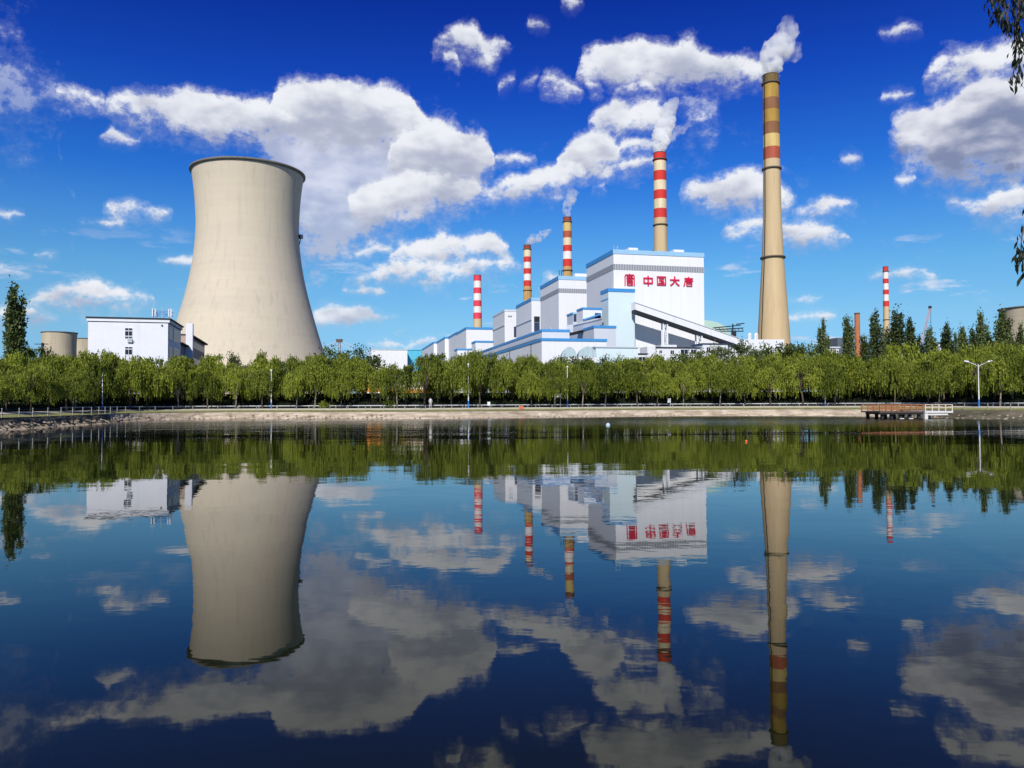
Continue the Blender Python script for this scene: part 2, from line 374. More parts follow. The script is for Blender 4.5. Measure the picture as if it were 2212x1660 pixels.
# ------------------------------------------------------------------ ground, banks and water
GZ = 1.7
SHORE = [(-75, -40), (-62, 20), (-50, 52), (-48.5, 73), (-50.2, 87), (-51.5, 98), (-55, 110), (-53, 119), (-46, 123.8), (-37, 122.8), (-20.5, 117), (-7.5, 118.3), (9, 124.5), (23, 129.5), (38, 130), (51, 126), (58, 118), (59.5, 108), (61, 101), (66, 94), (78, 82), (110, 60), (130, 30), (140, -40)]
def off(poly, d):
    out = []
    for i, p in enumerate(poly):
        a = Vector(poly[max(i-1, 0)]); b = Vector(poly[min(i+1, len(poly)-1)]); t = (b - a).normalized()
        out.append((p[0] - t.y*d, p[1] + t.x*d))
    return out
def resample(poly, step):
    out = [Vector(poly[0])]
    for a, b in zip(poly, poly[1:]):
        a, b = Vector(a), Vector(b); n = max(1, int((b-a).length/step))
        out += [a + (b-a)*k/n for k in range(1, n+1)]
    return out
def smooth(poly, it=2):
    p = [Vector(q) for q in poly]
    for _ in range(it):
        q = [p[0]]
        for a, b in zip(p, p[1:]): q += [a*0.75 + b*0.25, a*0.25 + b*0.75]
        q.append(p[-1]); p = q
    return p
shore = [tuple(p) for p in resample(smooth(SHORE), 0.7)]
random.seed(3)
def strip(rows, name, m, **kw):
    """sheet through parallel lines of points"""
    mb = MB(); n = len(rows[0]); vs = [p for r in rows for p in r]
    fs = [(j*n + i, j*n + i + 1, (j+1)*n + i + 1, (j+1)*n + i) for j in range(len(rows)-1) for i in range(n-1)]
    mb.add(vs, fs); o = obj(name, mb, m); tag(o, **kw); return o
def line_at(d, z, jit=0.0, jz=0.0):
    return [(p[0] + random.uniform(-jit, jit), p[1] + random.uniform(-jit, jit), z + random.uniform(-jz, jz)) for p in off(shore, d)]

# water
wm = bpy.data.materials.new('lake_water'); wm.use_nodes = True; t = wm.node_tree; b = t.nodes['Principled BSDF']
b.inputs['Base Color'].default_value = (0.0065, 0.0095, 0.0028, 1); b.inputs['Roughness'].default_value = 0.015; b.inputs['IOR'].default_value = 1.335
b.inputs['Specular IOR Level'].default_value = 0.38; b.inputs['Specular Tint'].default_value = (1.0, 0.87, 0.72, 1)
tcw = t.nodes.new('ShaderNodeTexCoord')
def wn(scale, st, det, rough=0.5):
    mp = t.nodes.new('ShaderNodeMapping'); t.links.new(tcw.outputs['Object'], mp.inputs[0]); mp.inputs['Scale'].default_value = st
    n = t.nodes.new('ShaderNodeTexNoise'); t.links.new(mp.outputs[0], n.inputs['Vector']); n.inputs['Scale'].default_value = scale
    n.inputs['Detail'].default_value = det; n.inputs['Roughness'].default_value = rough
    return n.outputs['Fac']
def wmath(op, a, b_, c_=0.0):
    n = t.nodes.new('ShaderNodeMath'); n.operation = op
    for i, v in enumerate((a, b_, c_)):
        if isinstance(v, (int, float)): n.inputs[i].default_value = v
        else: t.links.new(v, n.inputs[i])
    return n.outputs[0]
patch_ = t.nodes.new('ShaderNodeMapRange'); t.links.new(wn(0.035, (1, 2.2, 1), 3), patch_.inputs[0]); patch_.inputs['From Min'].default_value = 0.38; patch_.inputs['From Max'].default_value = 0.66
patch_.inputs['To Min'].default_value = 0.35; patch_.inputs['To Max'].default_value = 1.5
hgt = wmath('MULTIPLY_ADD', wn(0.9, (1, 1.6, 1), 3, 0.55), 0.7, wmath('MULTIPLY', wn(0.13, (0.6, 1.6, 1), 2), 3.2))
hgt = wmath('MULTIPLY', hgt, patch_.outputs[0])
sepw = t.nodes.new('ShaderNodeSeparateXYZ'); t.links.new(tcw.outputs['Object'], sepw.inputs[0])
ruf = t.nodes.new('ShaderNodeMapRange'); t.links.new(sepw.outputs[1], ruf.inputs[0]); ruf.inputs['From Min'].default_value = 18; ruf.inputs['From Max'].default_value = 105
ruf.inputs['To Min'].default_value = 0.75; ruf.inputs['To Max'].default_value = 2.6
hgt = wmath('MULTIPLY', hgt, ruf.outputs[0])
nearb = t.nodes.new('ShaderNodeMapRange'); t.links.new(sepw.outputs[1], nearb.inputs[0]); nearb.inputs['From Min'].default_value = 68; nearb.inputs['From Max'].default_value = 96
nearb.inputs['To Min'].default_value = 0.0; nearb.inputs['To Max'].default_value = 7.0
xr_ = t.nodes.new('ShaderNodeMapRange'); t.links.new(sepw.outputs[0], xr_.inputs[0]); xr_.inputs['From Min'].default_value = -30; xr_.inputs['From Max'].default_value = 25
xr_.inputs['To Min'].default_value = 0.3; xr_.inputs['To Max'].default_value = 1.0
hgt = wmath('ADD', hgt, wmath('MULTIPLY', wmath('MULTIPLY', nearb.outputs[0], xr_.outputs[0]), wn(2.2, (1, 1.3, 1), 3, 0.6)))
rr_ = t.nodes.new('ShaderNodeMapRange'); t.links.new(sepw.outputs[1], rr_.inputs[0]); rr_.inputs['From Min'].default_value = 45; rr_.inputs['From Max'].default_value = 115
rr_.inputs['To Min'].default_value = 0.012; rr_.inputs['To Max'].default_value = 0.075
t.links.new(wmath('ADD', rr_.outputs[0], wmath('MULTIPLY', wmath('MULTIPLY', nearb.outputs[0], 1/7.0), wmath('MULTIPLY', xr_.outputs[0], 0.06))), b.inputs['Roughness'])

# at this flat angle one mostly sees the wavelet faces that lean towards the eye: a mean slope that grows towards the far shore
tl = t.nodes.new('ShaderNodeMapRange'); t.links.new(sepw.outputs[1], tl.inputs[0]); tl.inputs['From Min'].default_value = 58; tl.inputs['From Max'].default_value = 128
lean = wmath('MULTIPLY', wmath('MULTIPLY', wmath('MULTIPLY', tl.outputs[0], tl.outputs[0]), xr_.outputs[0]), 900.0)
hgt = wmath('ADD', hgt, lean)
bw = t.nodes.new('ShaderNodeBump'); bw.inputs['Strength'].default_value = 1.0; bw.inputs['Distance'].default_value = 0.0045
t.links.new(hgt, bw.inputs['Height']); t.links.new(bw.outputs[0], b.inputs['Normal'])
wmb = MB(); wmb.add([(-260, -120, 0), (260, -120, 0), (260, 150, 0), (-260, 150, 0)], [(0, 1, 2, 3)])
tag(obj('water', wmb, wm), kind='structure')

mud = material('lake_bed', (0.05, 0.05, 0.03), 0.9, 0.3, 0.5)
gm = material('far_ground', (0.10, 0.11, 0.05), 0.95, 0.5, 0.02, c2=(0.16, 0.14, 0.09))
bankm = material('bank_stone', (0.62, 0.52, 0.41), 0.9, c2=(0.25, 0.195, 0.13), vscale=0.8, vstretch=(0.45, 0.6, 3.0), bump=1.0, stain=0.8, seams=('X', 2.4, 0.07, 0.5))
grassm = material('grass_verge', (0.15, 0.21, 0.04), 0.95, c2=(0.33, 0.29, 0.13), vscale=0.7, bump=0.8)
pathm = material('pale_paving', (0.70, 0.64, 0.54), 0.9, 0.12, 0.6)
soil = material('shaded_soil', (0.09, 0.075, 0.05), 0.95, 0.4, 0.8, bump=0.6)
coping = material('bank_coping', (0.16, 0.13, 0.09), 0.9, 0.4, 1.0)
# ground: one sheet from the shore to the horizon
g0 = off(shore, 9.0); far = []
cxg, cyg = 0, 60
for p in g0:
    d = Vector((p[0]-cxg, p[1]-cyg)); d.normalize(); far.append((cxg + d.x*9000, cyg + d.y*9000, GZ))
mid = [(p[0] + (Vector((p[0]-cxg, p[1]-cyg)).normalized()).x*60, p[1] + (Vector((p[0]-cxg, p[1]-cyg)).normalized()).y*60, GZ) for p in g0]
strip([[(p[0], p[1], GZ) for p in g0], mid, far], 'ground', gm, kind='structure')
near = MB(); near.add([(-75, -40, 0.9), (140, -40, 0.9), (400, -400, 0.9), (-400, -400, 0.9)], [(3, 2, 1, 0)])
near.add([(-75, -40, 0.9), (-3, 1.0, 0.8), (5.2, 1.6, 0.8), (7.0, 6.5, 0.8), (20, 8, 0.8), (140, -40, 0.9)], [(0, 5, 4, 3, 2, 1)])
near.add([(-75, -40, 0.9), (-3, 1.0, 0.8), (5.2, 1.6, 0.8), (7.0, 6.5, 0.8), (20, 8, 0.8), (140, -40, 0.9), (-75, -39, -0.5), (-3, 1.6, -0.5), (5.0, 2.2, -0.5), (6.6, 7.2, -0.5), (20, 9, -0.5), (140, -39, -0.5)], [(i, i+1, i+7, i+6) for i in range(5)])
tag(obj('near_bank_ground', near, grassm), kind='structure')
bed = MB(); bed.add([(-260, -120, -0.6), (260, -120, -0.6), (260, 150, -0.6), (-260, 150, -0.6)], [(0, 1, 2, 3)])
tag(obj('lake_bed_ground', bed, mud), kind='structure')
# bank: sloped stone facing, grass verge, paving and soil under the trees
rows_ = [line_at(-1.2, -0.55, 0.1, 0.05), line_at(-0.2, -0.02, 0.15, 0.05), line_at(0.1, 0.22, 0.12, 0.10), line_at(0.35, 0.5, 0.10, 0.10), line_at(0.55, 0.8, 0.07, 0.06), line_at(0.75, 1.08, 0.03, 0.015)]
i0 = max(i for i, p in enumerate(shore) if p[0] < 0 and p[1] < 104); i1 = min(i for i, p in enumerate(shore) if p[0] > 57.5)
shadem = material('shaded_weedy_stone', (0.17, 0.14, 0.10), 0.9, c2=(0.06, 0.065, 0.035), vscale=0.6, vstretch=(0.5, 0.5, 2.0), bump=1.0)  # weedy stone painted darker for the shade lying on both end stretches
strip([r_[:i0+1] for r_ in rows_], 'shaded_weedy_ground', shadem, kind='structure'); strip([r_[i1:] for r_ in rows_], 'shaded_weedy_ground', shadem, kind='structure')
strip([r_[i0:i1+1] for r_ in rows_], 'bank_path_edge', bankm, kind='structure')
strip([line_at(0.75, 1.08, 0.0), line_at(0.77, 1.16), line_at(1.1, 1.17)], 'kerb', coping, kind='structure')
strip([line_at(1.1, 1.165), line_at(2.0, 1.26, 0, 0.02), line_at(2.8, 1.38, 0, 0.02), line_at(3.2, 1.43)], 'grass_verge_ground', grassm, kind='structure')
strip([line_at(3.2, 1.43), line_at(3.22, 1.48), line_at(5.2, 1.62)], 'path', pathm, kind='structure')
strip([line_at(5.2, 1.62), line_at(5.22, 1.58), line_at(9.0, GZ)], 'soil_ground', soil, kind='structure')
# loose stones along the waterline: nobody could count them
random.seed(11); rub = MB()
sh_len = len(shore)
for k in range(2600):
    i = random.randrange(sh_len); p = off(shore[max(i-1,0):i+2], 0)[0]; px, py = p
    if py < 50: continue
    leftish = px < -18 or px > 57
    if px > 30 and not leftish and random.random() < 0.5: continue
    d = random.uniform(-0.45, 0.55 if leftish else 0.2); nb = Vector((px, py-60)).normalized()
    r = random.uniform(0.07, 0.30 if leftish else 0.17); cx_, cy_, cz_ = px + nb.x*d, py + nb.y*d, max(0.0, (d+0.1)*0.9)
    vs = []
    for (a, b_, c_) in ((1,0,0),(-1,0,0),(0,1,0),(0,-1,0),(0,0,1),(0,0,-1)):
        s_ = r*random.uniform(0.7, 1.2); vs.append((cx_ + a*s_*1.3, cy_ + b_*s_, cz_ + c_*s_*0.75))
    rub.add(vs, [(0,2,4),(2,1,4),(1,3,4),(3,0,4),(2,0,5),(1,2,5),(3,1,5),(0,3,5)])
rubm = material('loose_stone', (0.36, 0.30, 0.23), 0.9, c2=(0.16, 0.13, 0.10), vscale=2.2)
tag(obj('rubble', rub, rubm), 'loose stones heaped along the waterline', None, None, 'stuff')
# floating green algae fringe near the right-hand shore
alg = MB(); random.seed(5)
for k in range(900):
    u = random.random(); X = 26 + 30*u; Yb = 130.3 - 0.0*u - 11.0*max(0, u-0.6)/0.4*max(0, u-0.6)/0.4; Yc = Yb - abs(random.gauss(0, 1.6)) - 0.3
    r = random.uniform(0.08, 0.35); alg.add([(X + r*random.uniform(.7,1.3)*math.cos(a), Yc + 0.6*r*math.sin(a), 0.004 + 0.0001*(k % 60)) for a in (0, 1.05, 2.1, 3.15, 4.2, 5.2)], [(0,1,2,3,4,5)])
tag(obj('algae', alg, material('algae', (0.22, 0.26, 0.07), 0.8, 0.4, 1.0)), 'pale green algae floating along the bank', None, None, 'stuff')

# ------------------------------------------------------------------ the power station
def slope(px, py): d = ray(px, py); return d.x/d.y, d.z/d.y
class Block:
    """a rectangular building placed by its near corner; local x runs along the front, local y into the depth"""
    def __init__(s, px, py, Y, yaw=12.8):
        s.o = P(px, py, Y); s.yaw = R(yaw); s.t = (math.cos(s.yaw), math.sin(s.yaw)); s.n = (-math.sin(s.yaw), math.cos(s.yaw)); s.top = s.o.z
    def front(s, px, py):
        u, v = slope(px, py); a = (u*s.o.y - s.o.x)/(s.t[0] - u*s.t[1]); return a, EYE + v*(s.o.y + a*s.t[1])
    def side(s, px, py):
        u, v = slope(px, py); b = (u*s.o.y - s.o.x)/(s.n[0] - u*s.n[1]); return b, EYE + v*(s.o.y + b*s.n[1])
    def root(s, name, label, cat, group=None, z=GZ): 
        s.z0 = z; s.r = thing(name, label, cat, (s.o.x, s.o.y, z), s.yaw, group); s.H = s.top - z; return s.r
def ring_band(a, b, z0, z1, out, th=0.4, x0=0.0, y0=0.0):
    mb = MB()
    mb.box(x0-out, a+out, y0-out, y0+th, z0, z1); mb.box(x0-out, a+out, b-th, b+out, z0, z1)
    mb.box(x0-out, x0+th, y0+th, b-th, z0, z1); mb.box(a-th, a+out, y0+th, b-th, z0, z1); return mb
def plant_block(name, label, px, py, Y, xl, xr, ly=None, ry=None, mat=white, trim=(pblue, 2.0), louv=None, cat='building', group=None, b=None, a=None, bottom=None):
    B = Block(px, py, Y); B.root(name, label, cat, group)
    B.a = a or B.front(xr, ry or py)[0]; B.b = b or B.side(xl, ly or py)[0]
    zb = 0 if bottom is None else B.front(px + 0.01, bottom)[1] - B.z0
    obj('wall', MB().box(0, B.a, 0, B.b, zb, B.H - 0.15), mat, B.r)
    obj('roof', MB().box(0.5, B.a-0.5, 0.5, B.b-0.5, B.H - 0.15, B.H - 0.05), greyw, B.r)
    if trim and trim[0] is pblue:
        obj('parapet', MB().box(-0.3, B.a+0.3, -0.3, 0.45, B.H - trim[1], B.H + 0.25), pblue, B.r)  # front edge in the sun-paled blue, the other edges in plain trim blue
        obj('side_parapet', MB().box(-0.3, 0.45, 0.45, B.b+0.3, B.H - trim[1], B.H + 0.25).box(B.a-0.45, B.a+0.3, 0.45, B.b+0.3, B.H - trim[1], B.H + 0.25).box(0.45, B.a-0.45, B.b-0.45, B.b+0.3, B.H - trim[1], B.H + 0.25), bluet, B.r)
    elif trim: obj('parapet', ring_band(B.a, B.b, B.H - trim[1], B.H + 0.25, 0.3, 0.45), trim[0], B.r)
    if louv: obj('louvre_band', ring_band(B.a, B.b, B.H - louv[1], B.H - louv[0], 0.18, 0.3), louvre, B.r)
    return B
# largest boiler house, with the red characters
B1 = plant_block('boiler_house', 'largest white boiler house carrying a red emblem and four red Chinese characters', 1325, 540, 450, 1267, 1520, 573, 550, trim=(pblue, 2.3), louv=(8.3, 11.6), group='white boiler houses')
G = {
 'tang_mark': [[(.05,0),(.05,.80),(.13,.94),(.87,.94),(.95,.80),(.95,0)], [(.5,1.0),(.5,.34)], [(.26,.80),(.76,.80),(.76,.50)], [(.22,.65),(.84,.65)], [(.26,.50),(.76,.50)], [(.24,.36),(.78,.36)], [(.27,.27),(.27,.03),(.77,.03),(.77,.27)], [(.27,.18),(.5,.25),(.77,.17)]],
 'zhong': [[(.06,.24),(.06,.80),(.94,.80),(.94,.24),(.06,.24)], [(.5,1.0),(.5,.0)]],
 'guo': [[(.05,.03),(.05,.96),(.95,.96),(.95,.03),(.05,.03)], [(.25,.77),(.75,.77)], [(.29,.52),(.71,.52)], [(.22,.23),(.78,.23)], [(.5,.77),(.5,.23)], [(.62,.42),(.72,.32)]],
 'da': [[(.03,.64),(.97,.64)], [(.5,.98),(.48,.58),(.34,.28),(.05,.03)], [(.51,.60),(.68,.26),(.95,.03)]],
 'tang': [[(.54,1.0),(.54,.88)], [(.14,.86),(.98,.86)], [(.16,.86),(.15,.42),(.03,.02)], [(.32,.74),(.87,.74),(.87,.47),(.30,.47)], [(.22,.605),(.98,.605)], [(.57,.84),(.57,.36)], [(.33,.05),(.33,.31),(.88,.31),(.88,.05),(.33,.05)]]}
def glyph(key, B, x0, x1, y0, y1, th):
    (a0, zt), (a1, _) = B.front(x0, y0), B.front(x1, y0); zb = B.front(x0, y1)[1]; mb = MB()
    k = 0
    for st in G[key]:
        for p, q in zip(st, st[1:]):
            A = Vector((a0 + p[0]*(a1-a0), 0, zb + p[1]*(zt-zb) - B.z0)); Q = Vector((a0 + q[0]*(a1-a0), 0, zb + q[1]*(zt-zb) - B.z0))
            d = (Q-A).normalized()*th*0.48; A -= d; Q += d; u = Vector((-d.z, 0, d.x)).normalized()*th/2; y1_ = -0.55 - 0.01*k; k += 1
            vs = [A+u, Q+u, Q-u, A-u]; vs = [(v.x, y1_, v.z) for v in vs] + [(v.x, -0.1, v.z) for v in vs]
            mb.add(vs, [(3,2,1,0), (4,5,6,7), (0,1,5,4), (1,2,6,5), (2,3,7,6), (3,0,4,7)])
    return mb
obj('emblem', glyph('tang_mark', B1, 1348.5, 1370.5, 592.5, 617.0, 0.52), redlet, B1.r)
for key, x0, x1, y0, y1 in (('zhong', 1389.5, 1409.5, 597.5, 616.5), ('guo', 1418.5, 1438, 597.5, 616.5), ('da', 1447.5, 1466.5, 598.3, 617.3), ('tang', 1476, 1496, 599.0, 618.8)):
    obj('character', glyph(key, B1, x0, x1, y0, y1, {'tang': 0.55, 'guo': 0.62}.get(key, 0.78)), redlet, B1.r)
mb = MB(); mb.box(6, 52, 4, 9, B1.H - 0.05, B1.H + 0.6)
for (x0, x1, y0) in ((1361, 1381, 535.5), (1458.5, 1481, 541)):
    a0 = B1.front(x0, 545)[0]; a1 = B1.front(x1, 545)[0]
    obj('roof_vent', MB().box(a0, a1, 2.0, 8.0, B1.H - 0.05, B1.H + 2.1).box(a0+1, a1-1, 1.8, 2.0, B1.H+0.7, B1.H+1.2), wsteel, B1.r)
for k, x in enumerate((0.6, 3.0, 3.6)): obj('antenna', MB().bar((x, 0.8+k, B1.H-0.1), (x, 0.8+k, B1.H + 2.8), 0.25), steel, B1.r)
obj('roof_beacon', MB().bar((27, 6, B1.H-0.1), (27, 6, B1.H + 1.2), 0.3).box(26.4, 27.6, 5.4, 6.6, B1.H+1.1, B1.H+1.7), dark, B1.r)
# plant row behind
B2 = plant_block('boiler_house', 'second white boiler house directly behind the lettered one, with a striped chimney above its roof', 1206.5, 597, 543, 1167.4, 1300, 618, 603, mat=white, trim=(pblue, 2.4), louv=(8.6, 11.6), group='white boiler houses')
obj('roof_vent', MB().box(14, 24, 6, 11, B2.H-0.05, B2.H + 3.4), wsteel, B2.r)
for x in (0.8, 2.4): obj('antenna', MB().bar((x, 1.0, B2.H-0.1), (x, 1.0, B2.H + 4.5), 0.35), dark, B2.r)
obj('stair_shaft', MB().box(-0.35, 0.0, 22, 27, 0, B2.H-34), greyw, B2.r)
B3 = plant_block('boiler_house', 'third white boiler house along the row, with a tall navy opening low on its front', 1148, 643.8, 657, 1115, 1200, 661.5, 648, trim=(pblue, 2.4), louv=None, group='white boiler houses')
(a0, z1), (a1, _) = B3.front(1153.5, 684), B3.front(1165.5, 684); z0_ = B3.front(1153.5, 716)[1]
obj('opening', MB().box(a0, a1, -0.25, 0, z0_-B3.z0, z1-B3.z0-5), navy, B3.r); obj('opening_lintel', MB().box(a0, a1, -0.35, 0, z1-B3.z0-4.6, z1-B3.z0), dark, B3.r)
zs = B3.side(1130, 697)[1]-B3.z0; obj('ledge', MB().box(-0.5, 0, 0, B3.b, zs-1, zs), greyw, B3.r)
B4 = plant_block('boiler_house', 'fourth white boiler house, lower and plainer, left of the one with the navy opening', 1090, 669.6, 740, 1064.6, 1140, 684.5, 673, trim=(greyw, 1.6), group='white boiler houses')
(a0, z1), (a1, _) = B4.front(1110, 706), B4.front(1116, 706); z0_ = B4.front(1110, 722)[1]
obj('opening', MB().box(a0, a1, -0.25, 0, z0_-B4.z0-3, z1-B4.z0), navy, B4.r)
zs = B4.side(1078, 707)[1]-B4.z0; obj('ledge', MB().box(-0.5, 0, 0, B4.b, zs-1, zs), greyw, B4.r)
a0, z1 = B4.front(1097, 682); a1, _ = B4.front(1106, 682); obj('wall_vent', MB().box(a0, a1, -0.2, 0, z1-B4.z0-1.5, z1-B4.z0), louvre, B4.r)
B5 = plant_block('boiler_house', 'white boiler house below the white and red chimney, fifth along the row', 1007, 707.5, 860, 985, 1085, 717, 709, trim=(bluet, 2.4), group='white boiler houses')
B6 = plant_block('boiler_house', 'sixth white boiler house, its roof one step below the fifth', 987, 717.5, 930, 959, 1010, 729, 718, trim=(bluet, 2.2), group='white boiler houses')
B7 = plant_block('boiler_house', 'seventh white boiler house, second from the far end of the row', 961, 728.5, 1000, 935.7, 985, 738.5, 729, trim=(bluet, 2.2), group='white boiler houses')
B8 = plant_block('boiler_house', 'farthest and smallest white boiler house, beside the turquoise shed', 937, 739, 1080, 911, 962, 750.5, 739, trim=(bluet, 2.2), group='white boiler houses')
# lower blocks in front of the row
Lw = plant_block('annex_hall', 'low white hall with blue roof edge under the striped chimney, facing the trees', 1027, 737, 640, 1022, 1066, 738, 736, trim=(bluet, 1.3), b=18)
Lw2 = plant_block('annex_hall', 'small low white hall with blue roof edge, farthest left of the annexes', 988, 754, 660, 978, 1020, 756, 753, trim=(bluet, 1.2), b=16)
# turbine hall: lower tier, upper tier
T1 = plant_block('turbine_hall', 'long low white turbine hall whose blue roof line runs back towards the small chimneys', 1170, 732, 330, 1026, 1310, 772, 739, mat=white, trim=(bluet, 0.9), a=None)
for q in (18, 62, 110, 160): 
    if q < T1.b: obj('downpipe', MB().box(-0.25, -0.02, q, q+0.3, 0, T1.H-0.9), dark, T1.r)
T1b = plant_block('turbine_hall_annex', 'upper tier of the turbine hall with thin blue roof line and vents', 1171, 712.5, 372, 1028, 1230, 757, 710, mat=greyw, trim=(bluet, 0.9))
obj('duct', MB().box(-1.8, -0.1, 4, T1b.b-10, T1b.H-6.0, T1b.H-4.2), rustst, T1b.r)
T3 = plant_block('bunker_hall', 'white bunker hall with blue roof edge at the foot of the slender pale tower', 1283, 704.5, 392, 1189, 1330, 729, 702, mat=greyw, trim=(bluet, 1.0))
for q in (3, 12): obj('wall_vent', MB().box(-0.2, 0, q, q+1.2, T3.H-9, T3.H-7.4), dark, T3.r)
T4 = plant_block('deaerator_block', 'small white block with blue roof edge, just left of the slender pale tower', 1259, 665.5, 436, 1246.5, 1300, 669, 665, mat=white, trim=(bluet, 0.9))
a0, z0_ = T4.front(1285, 695); a1, z1 = T4.front(1297, 677); obj('opening', MB().box(a0, a1, -0.3, 0, z0_-T4.z0-1, z1-T4.z0), navy, T4.r)
mb = MB(); (a0, z0_), (a1, z1) = T4.front(1259, 690), T4.front(1296, 678)
mb.prism([(a0, -2.2), (a1, -2.2), (a1, -0.05), (a0, -0.05)], [z0_-T4.z0-0.9, z1-T4.z0-0.9], [z0_-T4.z0, z1-T4.z0]) if False else mb.add([(a0,-2.2,z0_-T4.z0-.9),(a1,-2.2,z1-T4.z0-.9),(a1,-.05,z1-T4.z0-.9),(a0,-.05,z0_-T4.z0-.9),(a0,-2.2,z0_-T4.z0),(a1,-2.2,z1-T4.z0),(a1,-.05,z1-T4.z0),(a0,-.05,z0_-T4.z0)],[(3,2,1,0),(4,5,6,7),(0,1,5,4),(1,2,6,5),(2,3,7,6),(3,0,4,7)])
obj('sloping_eave', mb, bluet, T4.r)
T5 = plant_block('transfer_house', 'small pale transfer house with navy opening, lower left of the blue-edged deaerator block', 1238, 676, 452, 1225, 1262, 684, 676, mat=greyw, trim=(pblue, 0.8))
a0, z0_ = T5.front(1239, 695); a1, z1 = T5.front(1245, 678); obj('opening', MB().box(a0, a1, -0.3, 0, z0_-T5.z0, z1-T5.z0-0.5), navy, T5.r)
def gallery(name, label, pts, w, h, matb, und, cat='conveyor', th=0.5, Y=None):
    """covered sloping conveyor through points (x, y of the top edge, Y)"""
    A = P(*pts[0]); Bq = P(*pts[-1]); r = thing(name, label, cat, (A.x, A.y, A.z))
    d = (Bq - A); dh = Vector((d.x, d.y, 0)).normalized(); nrm = Vector((-dh.y, dh.x, 0))*w
    def slab(z0, z1, o0=0.0, o1=0.0):
        vs = [Vector((0,0,z0)) - nrm*o0, d + Vector((0,0,z0)) - nrm*o0, d + nrm*(1+o1) + Vector((0,0,z0)), nrm*(1+o1) + Vector((0,0,z0))]
        vs += [v + Vector((0,0,z1-z0)) for v in vs]; return MB().add(vs, [(3,2,1,0),(4,5,6,7),(0,1,5,4),(1,2,6,5),(2,3,7,6),(3,0,4,7)])
    obj('gallery_wall', slab(-h, -0.25), matb, r); obj('gallery_roof', slab(-0.25, 0.05, 0.08, 0.08), greyw, r); obj('underside_truss', slab(-h-und, -h, -0.02, -0.02), dark, r)
    return r, A, d, nrm
gallery('coal_conveyor', 'short brown-bottomed conveyor sloping up into the left flank of the slender pale tower', [(1238, 703, 400), (1300, 688, 425)], 4, 3.6, greyw, 1.6)
# slender transfer tower and the long coal conveyor that leaves it
T6 = plant_block('transfer_tower', 'slender pale cyan tower with bright blue roof edge in front of the lettered boiler house', 1313.9, 624, 440, 1298, 1370.5, 628, 625.5, mat=cyanw, trim=(bluet, 1.7), group=None)
a0, z0_ = T6.front(1304+10, 748); a1, z1 = T6.front(1312+10, 741)
obj('window', MB().box(a0, a1-0.3, -0.12, 0, z0_-T6.z0, z1-T6.z0), dglass, T6.r)
obj('blue_band', MB().box(-0.12, 0, 0, T6.b, T6.H-6.0, T6.H-5.4), bluet, T6.r)
r, A, d, nrm = gallery('coal_conveyor', 'long white covered coal conveyor sloping down from the pale tower across the lettered boiler house', [(1371.5, 653.5, 435), (1600, 732, 452)], 5.0, 4.1, white, 1.7)
def trestle(px0, px1, Y, ytop, label):
    z1 = P(px0, ytop, Y).z; x0, x1 = P(px0, ytop, Y).x, P(px1, ytop, Y).x; t_ = thing('trestle', label, 'support', ((x0+x1)/2, Y, GZ), 0, 'steel trestles under the long conveyor')
    w = (x1-x0)/2; H = z1-GZ; d_ = 4.0
    for (x, y) in ((-w, 0), (w, 0), (-w, d_), (w, d_)): obj('leg', MB().box(x-0.35, x+0.35, y-0.35, y+0.35, 0, H), wsteel, t_)
    n = max(2, int(H/5)); mb = MB()
    for i in range(n):
        za, zb = H*i/n, H*(i+1)/n
        for y in (0, d_): mb.bar((-w, y, za), (w, y, zb), 0.22); mb.bar((w, y+0.12, za), (-w, y+0.12, zb), 0.22); mb.bar((-w, y, zb), (w, y, zb), 0.3)
    for x in (-w, w): mb.bar((x, 0, H*0.5), (x, d_, H*0.5), 0.3); mb.bar((x, 0, H*0.98), (x, d_, H*0.98), 0.3)
    mb.bar((-w, 0, 0.4), (w, d_, H*0.5), 0.2)
    obj('bracing', mb, wsteel, t_); return t_
trestle(1432.5, 1441.5, 441, 694, 'white X-braced trestle under the middle of the long coal conveyor')
trestle(1506, 1516, 446.5, 719, 'white braced trestle nearer the low end of the long coal conveyor')
cE = Block(1576, 733, 452); cE.root('conveyor_tower', 'white block that carries the low end of the long coal conveyor', 'building')
obj('wall', MB().box(0, cE.front(1598, 733)[0], 0, 6, 0, cE.H), white, cE.r); obj('roof', MB().box(-0.1, cE.front(1598, 733)[0]+0.1, -0.1, 6.1, cE.H, cE.H+0.25), greyw, cE.r)
# low buildings at the foot
def low_block(name, label, x0, x1, ytop, Y, depth=12, mat=white, roof=True, win=None, yaw=12.8, rm=None, cat='building'):
    B = Block(x0, ytop, Y, yaw); B.root(name, label, cat); a = B.front(x1, ytop)[0]
    obj('wall', MB().box(0, a, 0, depth, 0, B.H), mat, B.r)
    if roof: obj('roof', MB().box(-0.4, a+0.4, -0.4, depth+0.4, B.H, B.H+0.45), rm or rooft, B.r)
    for w in (win or []):
        (a0, z1), (a1, _) = B.front(w[0], w[2]), B.front(w[1], w[2]); z0_ = B.front(w[0], w[3])[1]
        f_ = obj('window', MB().box(a0, a1, -0.08, 0.0, z0_-B.z0, z1-B.z0), dglass, B.r)
        mbw = MB()
        for q in (a0, (a0+a1)/2, a1): mbw.box(q-0.06, q+0.06, -0.14, -0.081, z0_-B.z0, z1-B.z0)
        mbw.box(a0-0.1, a1+0.1, -0.2, -0.141, z1-B.z0-0.1, z1-B.z0+0.1)
        obj('frame', mbw, wsteel, f_)
    B.aw = a; return B
low_block('pump_house', 'white block with narrow upright body among the trees below the trestle', 1398, 1416, 749, 320, 8, white, False)
pb = low_block('gatehouse', 'small white gatehouse with dark open front left of the narrow white block', 1376, 1398, 766, 310, 6, white, True, [(1380, 1394, 771, 786)])
